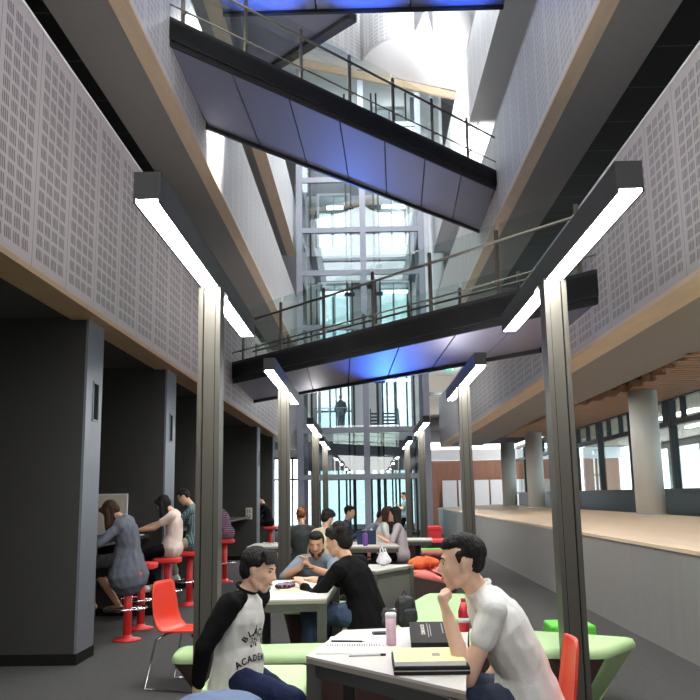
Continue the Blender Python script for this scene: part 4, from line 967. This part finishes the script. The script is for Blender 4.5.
# ---- the boy in the raglan shirt
A = person('boy in a white shirt with black sleeves and printed chest, leaning back on one arm', (-.73, 4.74, .555), -22, arm=.9, vox=.0085, shirt='cloth_white', sleeve=1.78, raglan='cloth_black', collar='cloth_black',
           trousers='cloth_navy', skin='skin_light', style='fringe', neckb=(-.675, 4.70, 1.00), headc=(-.600, 4.68, 1.105), head=(4, 14, -4), face=True, smile=1,
           RH=(-.90, 4.52, .52), Rpole=(-.5, -.9, 0), handR=dict(d=(-.1, .1, -1), pn=(.8, .6, 0), curl=.25), LH=(-.80, 5.12, .60), Lpole=(-.3, 1, -.2),
           LF=(-.02, 4.62, .10), Lk=(.6, .1, 1.2), RF=(-.22, 4.42, .10), Rk=(1, -.5, .9), shoe='shoe_white', hem=.12, amp=.008, s=.98, shortleg=.8)
# print on the chest, laid onto the shirt surface
def project_print(P_, lines, mat='ink'):
    so = P_['shirt']; mw = wmat(so); bm = bmesh.new(); bm.from_mesh(so.data); bm.transform(mw); bvh = BVHTree.FromBMesh(bm)
    fdir = (P_['f'] + P_['r'] * .45).normalized(); rdir = P_['t'].cross(fdir).normalized() * -1
    if rdir.dot(P_['r']) > 0: rdir = -rdir           # reading direction: viewer's left to right = wearer's right to left
    tdir = fdir.cross(rdir); tdir = tdir if tdir.dot(P_['t']) > 0 else -tdir
    cen = P_['nb'] - P_['t'] * .225 - P_['r'] * .022
    out = []
    for (me, ox, oz) in lines:
        miss = set()
        for v in me.vertices:
            p = cen + rdir * (v.co.x + ox) + tdir * (v.co.y + oz) + fdir * .5
            h = bvh.ray_cast(p, -fdir, 1.0)
            v.co = (h[0] + fdir * .0035) if h[0] else p
            if not h[0] or h[1].dot(fdir) < .12: miss.add(v.index)
        b2 = bmesh.new(); b2.from_mesh(me); b2.verts.ensure_lookup_table(); bmesh.ops.delete(b2, geom=[b2.verts[i] for i in miss], context='VERTS'); b2.to_mesh(me); b2.free(); out.append(me)
    bm.free(); return out
def arc_text(s, size, R, span):
    """letters set along an arc; one mesh"""
    mb = MB(); n = len(s)
    for i, ch in enumerate(s):
        a = (i / (n - 1) - .5) * span; me = text_mesh(ch, size, .0001)
        M = Matrix.Translation((R * math.sin(a), R * math.cos(a) - R, 0)) @ Matrix.Rotation(-a, 4, 'Z')
        mb.add([M @ v.co for v in me.vertices], [tuple(p.vertices) for p in me.polygons])
    return mb.mesh('lettering')
em = MB()
for k in range(9):
    a = k / 9 * 2 * PI; em.add([(.018 * math.cos(a), .022 * math.sin(a) + .004, 0), (.018 * math.cos(a + .5), .022 * math.sin(a + .5) + .004, 0), (.034 * math.cos(a + .25), .045 * math.sin(a + .25), 0)], [(0, 1, 2)])
for x, y, r in ((0, .05, .010), (0, .068, .006), (-.02, -.035, .008), (.02, -.035, .008), (0, 0, .009)):
    em.add([(x + r * math.cos(2 * PI * q / 10), y + r * math.sin(2 * PI * q / 10), 0) for q in range(10)], [tuple(range(10))])
L1, L2, L3 = project_print(A, [(arc_text('BLACK', .05, .075, 2.1), 0, .03), (em.mesh('emblem'), 0, -.01), (arc_text('ACADEMY', .046, .22, 1.0), 0, -.105)])
for n_, me in (('lettering', L1), ('emblem', L2), ('lettering', L3)): link(n_, me, 'ink', A['o'])
# ---- the boy in the white T-shirt
B = person('boy with cropped black hair in a plain white shirt, resting his chin on his hand', (.76, 4.12, .56), 166, vox=.0085, shirt='cloth_white', sleeve=.42, trousers='denim_dark', skin='skin_light', style='crop',
           neckb=(.520, 4.03, 1.055), headc=(.437, 4.0, 1.178), head=(12, 4, 0), face=True, sh=((.555, 3.86, .985), (.56, 4.2, .985)), s=1.08,
           LH=(.352, 3.90, .965), Lpole=(.1, -.2, -1), handL=dict(d=(-.3, .1, 1), pn=(.9, .25, -.2), curl=1.25, thumb=.6), RH=(.62, 4.34, .66), Rpole=(.3, 1, -.5),
           LF=(.30, 3.92, .10), RF=(.36, 4.28, .10), shoe='shoe_white', hem=.10, amp=.009, collar='cloth_white')
# ---- man in the black sweater
Cc = person('man in a black sweater and jeans seen from behind, leaning on the second table', (-.0, 6.98, .56), 150, vox=.012, shirt='cloth_black', sleeve=1.68, trousers='denim', skin='skin', style='messy',
           neckb=(-.175, 7.03, .985), headc=(-.245, 7.06, 1.125), head=(5, 12, 0), s=1.08, wide=1.08, LH=(-.56, 7.12, .80), Lpole=(-.4, -.6, -1), RH=(-.5, 7.38, .80), Rpole=(.2, .8, -.8), LF=(-.50, 6.95, .1), RF=(-.45, 7.2, .1), hem=.13, amp=.010)
# ---- man in blue shirt, hands clasped
D = person('bearded man in a blue grey shirt with clasped hands, facing the camera', (-.52, 8.55, .56), -86, vox=.010, shirt='cloth_steel', sleeve=1.1, trousers='cloth_black', skin='skin_warm', style='crop',
           neckb=(-.50, 8.27, .925), headc=(-.495, 8.17, 1.045), head=(-8, 14, 0), face=True, s=.98, RH=(-.625, 7.93, .86), Rpole=(-1, .1, -.7), LH=(-.545, 7.93, .86), Lpole=(1, .1, -.7),
           handR=dict(d=(.45, -.1, 1), pn=(1, 0, -.4), curl=.5), handL=dict(d=(-.45, -.1, 1), pn=(-1, 0, -.4), curl=.5), LF=(-.4, 8.2, .1), RF=(-.6, 8.2, .1), amp=.006)
bm_ = MB(); c, F = D['hc'], D['F']
def hd(x, y, z): return c + F[0] * x + F[1] * y + F[2] * z
bm_.limb(hd(-.055, .01, -.05), hd(-.03, .05, -.078), .022, .020); bm_.limb(hd(.055, .01, -.05), hd(.03, .05, -.078), .022, .020); bm_.limb(hd(-.03, .05, -.078), hd(.03, .05, -.078), .022, .022); bm_.limb(hd(-.02, .085, -.040), hd(.02, .085, -.040), .006, .006)
link('beard', remesh(bm_, .006, 2), 'hair_brown', D['o'])
wt = D['wL']; obj('wristwatch', MB().tube([wt + (V((math.cos(a) * .034, math.sin(a) * .034, -.012))) for a in [2 * PI * k / 14 for k in range(14)]], .008, 6, closed=True), 'ink', D['o'])
# ---- people at the dark counter
person('woman with long brown hair in a long grey cardigan slumped forward on the dark counter', (-2.64, 9.36, .865), 178, vox=.015, shirt='cloth_grey', sleeve=1.9, trousers='cloth_charcoal', barelegs=True, skin='skin_warm', hairc='hair_brown', style='long',
       neckb=(-2.70, 9.33, 1.29), headc=(-2.83, 9.28, 1.37), head=(0, 48, 0), s=.98, LH=(-3.08, 9.15, 1.08), RH=(-3.08, 9.5, 1.08), Lpole=(-.3, -.6, -.6), Rpole=(-.3, .6, -.6), LF=(-3.0, 9.25, .42), RF=(-2.78, 9.5, .36), hem=.18, bulk=.015, hemw=.05, shoe='shoe_tan', amp=.014)
person('woman with curly black hair in a pale pink short sleeved shirt reading at the counter', (-2.54, 11.0, .88), 180, vox=.016, shirt='cloth_pink', sleeve=.55, trousers='cloth_black', skin='skin', style='long',
       neckb=(-2.52, 11.0, 1.34), headc=(-2.66, 10.98, 1.43), head=(0, 38, 0), s=.94, LH=(-2.98, 10.85, 1.11), RH=(-3.0, 11.1, 1.11), Lpole=(.2, -.3, -1), Rpole=(.2, .3, -1), LF=(-2.85, 10.9, .42), RF=(-2.8, 11.15, .42), shoe='shoe_white')
person('person in a green and grey checked shirt at the dark counter', (-2.5, 12.25, .88), 180, vox=.018, shirt='check_green', sleeve=1.7, trousers='cloth_beige', skin='skin', style='crop',
       neckb=(-2.53, 12.25, 1.40), headc=(-2.67, 12.23, 1.52), head=(0, 30, 0), LH=(-2.98, 12.2, 1.11), RH=(-3.0, 12.4, 1.11), LF=(-2.85, 12.15, .42), RF=(-2.8, 12.4, .42), shoe='shoe_white')
person('person in a red and navy checked shirt at the third booth counter', (-2.6, 15.55, .88), 180, vox=.018, shirt='check_red', sleeve=1.8, trousers='cloth_black', skin='skin', style='crop',
       neckb=(-2.72, 15.55, 1.30), headc=(-2.88, 15.53, 1.38), head=(0, 40, 0), LH=(-3.1, 15.4, 1.11), RH=(-3.1, 15.7, 1.11), LF=(-2.95, 15.4, .42), RF=(-2.9, 15.6, .42))
person('person in dark clothes on the farthest red stool beside the divider edge', (-2.58, 22.0, .88), 175, vox=.02, shirt='cloth_black', sleeve=1.9, trousers='cloth_black', skin='skin', style='crop',
       neckb=(-2.68, 22.0, 1.33), headc=(-2.80, 21.98, 1.46), head=(0, 30, 0), LH=(-3.05, 21.9, 1.11), RH=(-3.05, 22.1, 1.11), LF=(-2.95, 21.9, .42), RF=(-2.9, 22.1, .42))
# ---- students further back
def seated(label, x, y, yaw, seat=None, **k):
    if seat: cube_seat(seat, x, y, .42, .43, k.pop('seatmat', 'maroon_fabric'))
    else: k.pop('seatmat', None)
    return person(label, (x, y, .55), yaw, vox=.02, **k)
seated('person with ginger hair in a dark jacket at the far left table', -1.0, 13.0, 105, 'dark maroon cube stool under the ginger haired person', shirt='cloth_charcoal', sleeve=1.9, trousers='cloth_black', hairc='hair_ginger', style='crop', lean=8, head=(0, 10, 0), s=1.02)
seated('black haired person in a beige and grey top beside the ginger haired person', -.68, 12.2, 60, 'dark maroon cube stool under the black haired person in beige', shirt='cloth_beige', sleeve=1.9, trousers='cloth_black', style='messy', lean=15, head=(-20, 20, 0))
seated('man in a navy pullover seated facing right at the far table', -.52, 15.4, 5, 'dark maroon cube stool under the man in navy', shirt='cloth_darkblue', sleeve=1.9, trousers='cloth_black', style='crop', lean=16, head=(-10, 8, 0), LH=(-.14, 15.55, .85), RH=(-.14, 15.2, .85), s=1.03)
seated('person in grey bending far forward over the far table', -.10, 16.9, 20, 'dark maroon cube stool under the person bending forward', shirt='cloth_steel', sleeve=1.9, trousers='cloth_black', style='crop', lean=38, head=(0, 30, 0), LH=(.35, 17.1, .9), RH=(.35, 16.8, .9))
seated('brown haired woman in a white top leaning to the right at the far table', .20, 14.75, 0, 'dark maroon cube stool under the woman in white', shirt='cloth_white', sleeve=1.2, trousers='cloth_black', hairc='hair_brown', style='long', lean=12, head=(-10, 12, 0), LH=(.5, 14.9, .9), RH=(.5, 14.6, .9), s=.98)
seated('brown haired person facing the girl with long black hair, face partly hidden', .52, 15.3, 200, 'dark maroon cube stool under the half hidden person', shirt='cloth_charcoal', sleeve=1.9, trousers='cloth_black', hairc='hair_brown', style='messy', lean=14, head=(0, 5, 0), s=.96)
seated('girl with long straight black hair in a grey lilac top, facing left', .54, 13.9, 178, 'dark maroon cube stool under the girl with long hair', shirt='cloth_lilac', sleeve=.8, trousers='cloth_black', style='long', lean=6, head=(0, 4, 0), LH=(.18, 13.8, .85), RH=(.2, 14.1, .85), s=.98)
person('person in a pale blue top standing far back before the lift tower glass', (1.22, 27.4, .86), 185, vox=.025, shirt='cloth_sky', sleeve=.6, trousers='cloth_black', style='crop', LH=(.95, 27.2, 1.2), RH=(1.0, 27.5, 1.2), LF=(1.2, 27.3, .09), RF=(1.2, 27.5, .09), s=.95)
wk = person('person with a dark backpack and blue trousers standing on the first floor behind glass', (-1.0, 33.9, 4.86), 92, vox=.025, shirt='cloth_charcoal', sleeve=1.9, trousers='denim_dark', style='crop', LF=(-1.1, 33.95, 4.09), RF=(-.9, 33.95, 4.09), s=.94, z0=4.0)
def backpack(label, loc, rz, s, mat='bag_black', lie=0):
    t = thing('backpack', label, 'backpack', loc, rz)
    m = MB(); m.limb((0, 0, .12 * s), (0, 0, .34 * s), (.15 * s, .10 * s), (.13 * s, .085 * s), (1, 0, 0)); me = remesh(m, .012 * s, 2); wrinkle(me, .012 * s, 12, 2)
    me.transform(Matrix.Rotation(lie, 4, 'X')); me.transform(Matrix.Translation((0, 0, -min(v.co.z for v in me.vertices)))); link('body', me, mat, t, local=True)
    lo = Matrix.Translation((0, 0, .02)) @ Matrix.Rotation(lie, 4, 'X')
    m = MB(); m.limb((0, -.10 * s, .12 * s), (0, -.10 * s, .22 * s), (.11 * s, .045 * s), (.10 * s, .04 * s), (1, 0, 0)); me = remesh(m, .012 * s, 2)
    if lie: me.transform(Matrix.Translation((0, -.02, .12 * s)) @ Matrix.Rotation(lie, 4, 'X'))
    link('pocket', me, mat, t, local=True)
    for k in (-1, 1): obj('strap', MB().tube([(k * .07 * s, .07 * s, .38 * s), (k * .08 * s, .13 * s, .30 * s), (k * .085 * s, .12 * s, .15 * s), (k * .07 * s, .08 * s, .08 * s)], .012 * s, 6), mat, t, local=True)
    obj('handle', MB().tube([(-.03 * s, .05 * s, .42 * s), (0, .055 * s, .46 * s), (.03 * s, .05 * s, .42 * s)], .007 * s, 6), mat, t, local=True)
    return t
backpack('black backpack slumped on the pale green bench beside the man in the black sweater', (.30, 6.95, .45), .5, .62)
t = backpack('dark backpack worn by the person standing on the first floor', (-1.0, 33.7, 5.02), 0, .9)
# ---- bags and bits
pb = thing('plastic_bag', 'crumpled white plastic carrier bag on the table with the grey side panel', 'bag', (.17, 9.35, .745))
m = MB(); m.limb((.17, 9.35, .79), (.165, 9.35, .86), (.085, .05), (.05, .03), (1, 0, 0)); me = remesh(m, .01, 1); wrinkle(me, .012, 25, 3); me.transform(Matrix.Translation((0, 0, .745 - min(v.co.z for v in me.vertices)))); link('body', me, 'plastic_white', pb)
obj('handle', MB().tube([(.13, 9.35, .87), (.135, 9.34, .93), (.155, 9.34, .945), (.17, 9.35, .87)], .008, 6), 'plastic_white', pb); obj('handle', MB().tube([(.16, 9.37, .87), (.175, 9.36, .92), (.19, 9.36, .93), (.2, 9.36, .87)], .007, 6), 'plastic_white', pb)
def heap(name, label, cat, c, r, mat, seed, n=6, amp=.02):
    rnd = random.Random(seed); m = MB(); m.ball((c[0], c[1], c[2] + r[2] * .45), (r[0] * .8, r[1] * .8, r[2] * .5))
    for k in range(n): a = 2 * PI * k / n; m.ball((c[0] + .5 * r[0] * math.cos(a), c[1] + .5 * r[1] * math.sin(a), c[2] + r[2] * rnd.uniform(.3, .6)), (r[0] * .5, r[1] * .5, r[2] * .42))
    me = remesh(m, max(.006, min(r) * .12), 1); wrinkle(me, amp, 3.0 / max(r), seed); z = min(v.co.z for v in me.vertices); me.transform(Matrix.Translation((0, 0, c[2] - z))); return tag(link(name, me, mat), label, cat)
heap('soft_bag', 'rust orange soft bag lying on the pink topped bench', 'bag', (.80, 12.35, .45), (.24, .15, .17), 'bag_orange', 4)
heap('jacket', 'black jacket heaped on the pale green bench left of the backpack', 'jacket', (.14, 6.95, .45), (.12, .10, .15), 'bag_black', 9, amp=.015)
heap('scarf', 'dark green cloth bundle at the left of the second table', 'cloth', (-.86, 6.9, .745), (.07, .08, .06), 'cloth_green_dark', 5, amp=.01)
heap('pencil_case', 'dark patterned pencil case beside the green cloth on the second table', 'case', (-.70, 7.15, .745), (.09, .06, .05), 'check_red', 6, amp=.008)
heap('coin_purse', 'small black purse at the front of the second table next to the green cloth', 'purse', (-.80, 6.66, .745), (.035, .035, .035), 'bag_black', 7, amp=.004)
pbt = thing('purple_bottle', 'purple drinking bottle standing on the far table by the dark laptop', 'bottle', (-.04, 13.1, .745)); obj('body', MB().lathe([(.035, 0), (.038, .02), (.038, .17), (.022, .20)], (-.04, 13.1, .745), 20), 'bottle_purple', pbt); obj('cap', MB().lathe([(.022, .20), (.022, .235)], (-.04, 13.1, .745), 16), 'ink', pbt)
wb_ = thing('water_bottle', 'clear pale water bottle on the far table beside the purple one', 'bottle', (.06, 13.9, .745)); obj('body', MB().lathe([(.032, 0), (.034, .02), (.034, .18), (.015, .22)], (.06, 13.9, .745), 16), 'plastic_white', wb_); obj('cap', MB().lathe([(.016, .22), (.016, .24)], (.06, 13.9, .745), 12), 'shoe_white', wb_)
lpt = thing('laptop', 'open dark laptop seen from behind on the far table', 'laptop', (-.02, 13.5, .745)); obj('base', MB().box(-.17, .13, 13.45, 13.67, .745, .763), 'ink', lpt); obj('screen', MB().hexa([(-.17, 13.44, .763), (.13, 13.44, .763), (.13, 13.452, .763), (-.17, 13.452, .763), (-.17, 13.38, .96), (.13, 13.38, .96), (.13, 13.392, .965), (-.17, 13.392, .965)]), 'cloth_darkblue', lpt)
flat('paper_sheet', 'white papers on the far table left of the purple bottle', 'paper', rect(-.18, 13.2, .2, .28, .2), .745, .749, 'paper'); flat('paper_sheet', 'white papers on the far left table by the dark jacket', 'paper', rect(-1.4, 13.7, .3, .3, .1), .745, .75, 'paper')
flat('open_book', 'open white book under the hands of the woman in pink', 'book', rect(-3.05, 10.98, .22, .3, .0), 1.04, 1.055, 'paper')
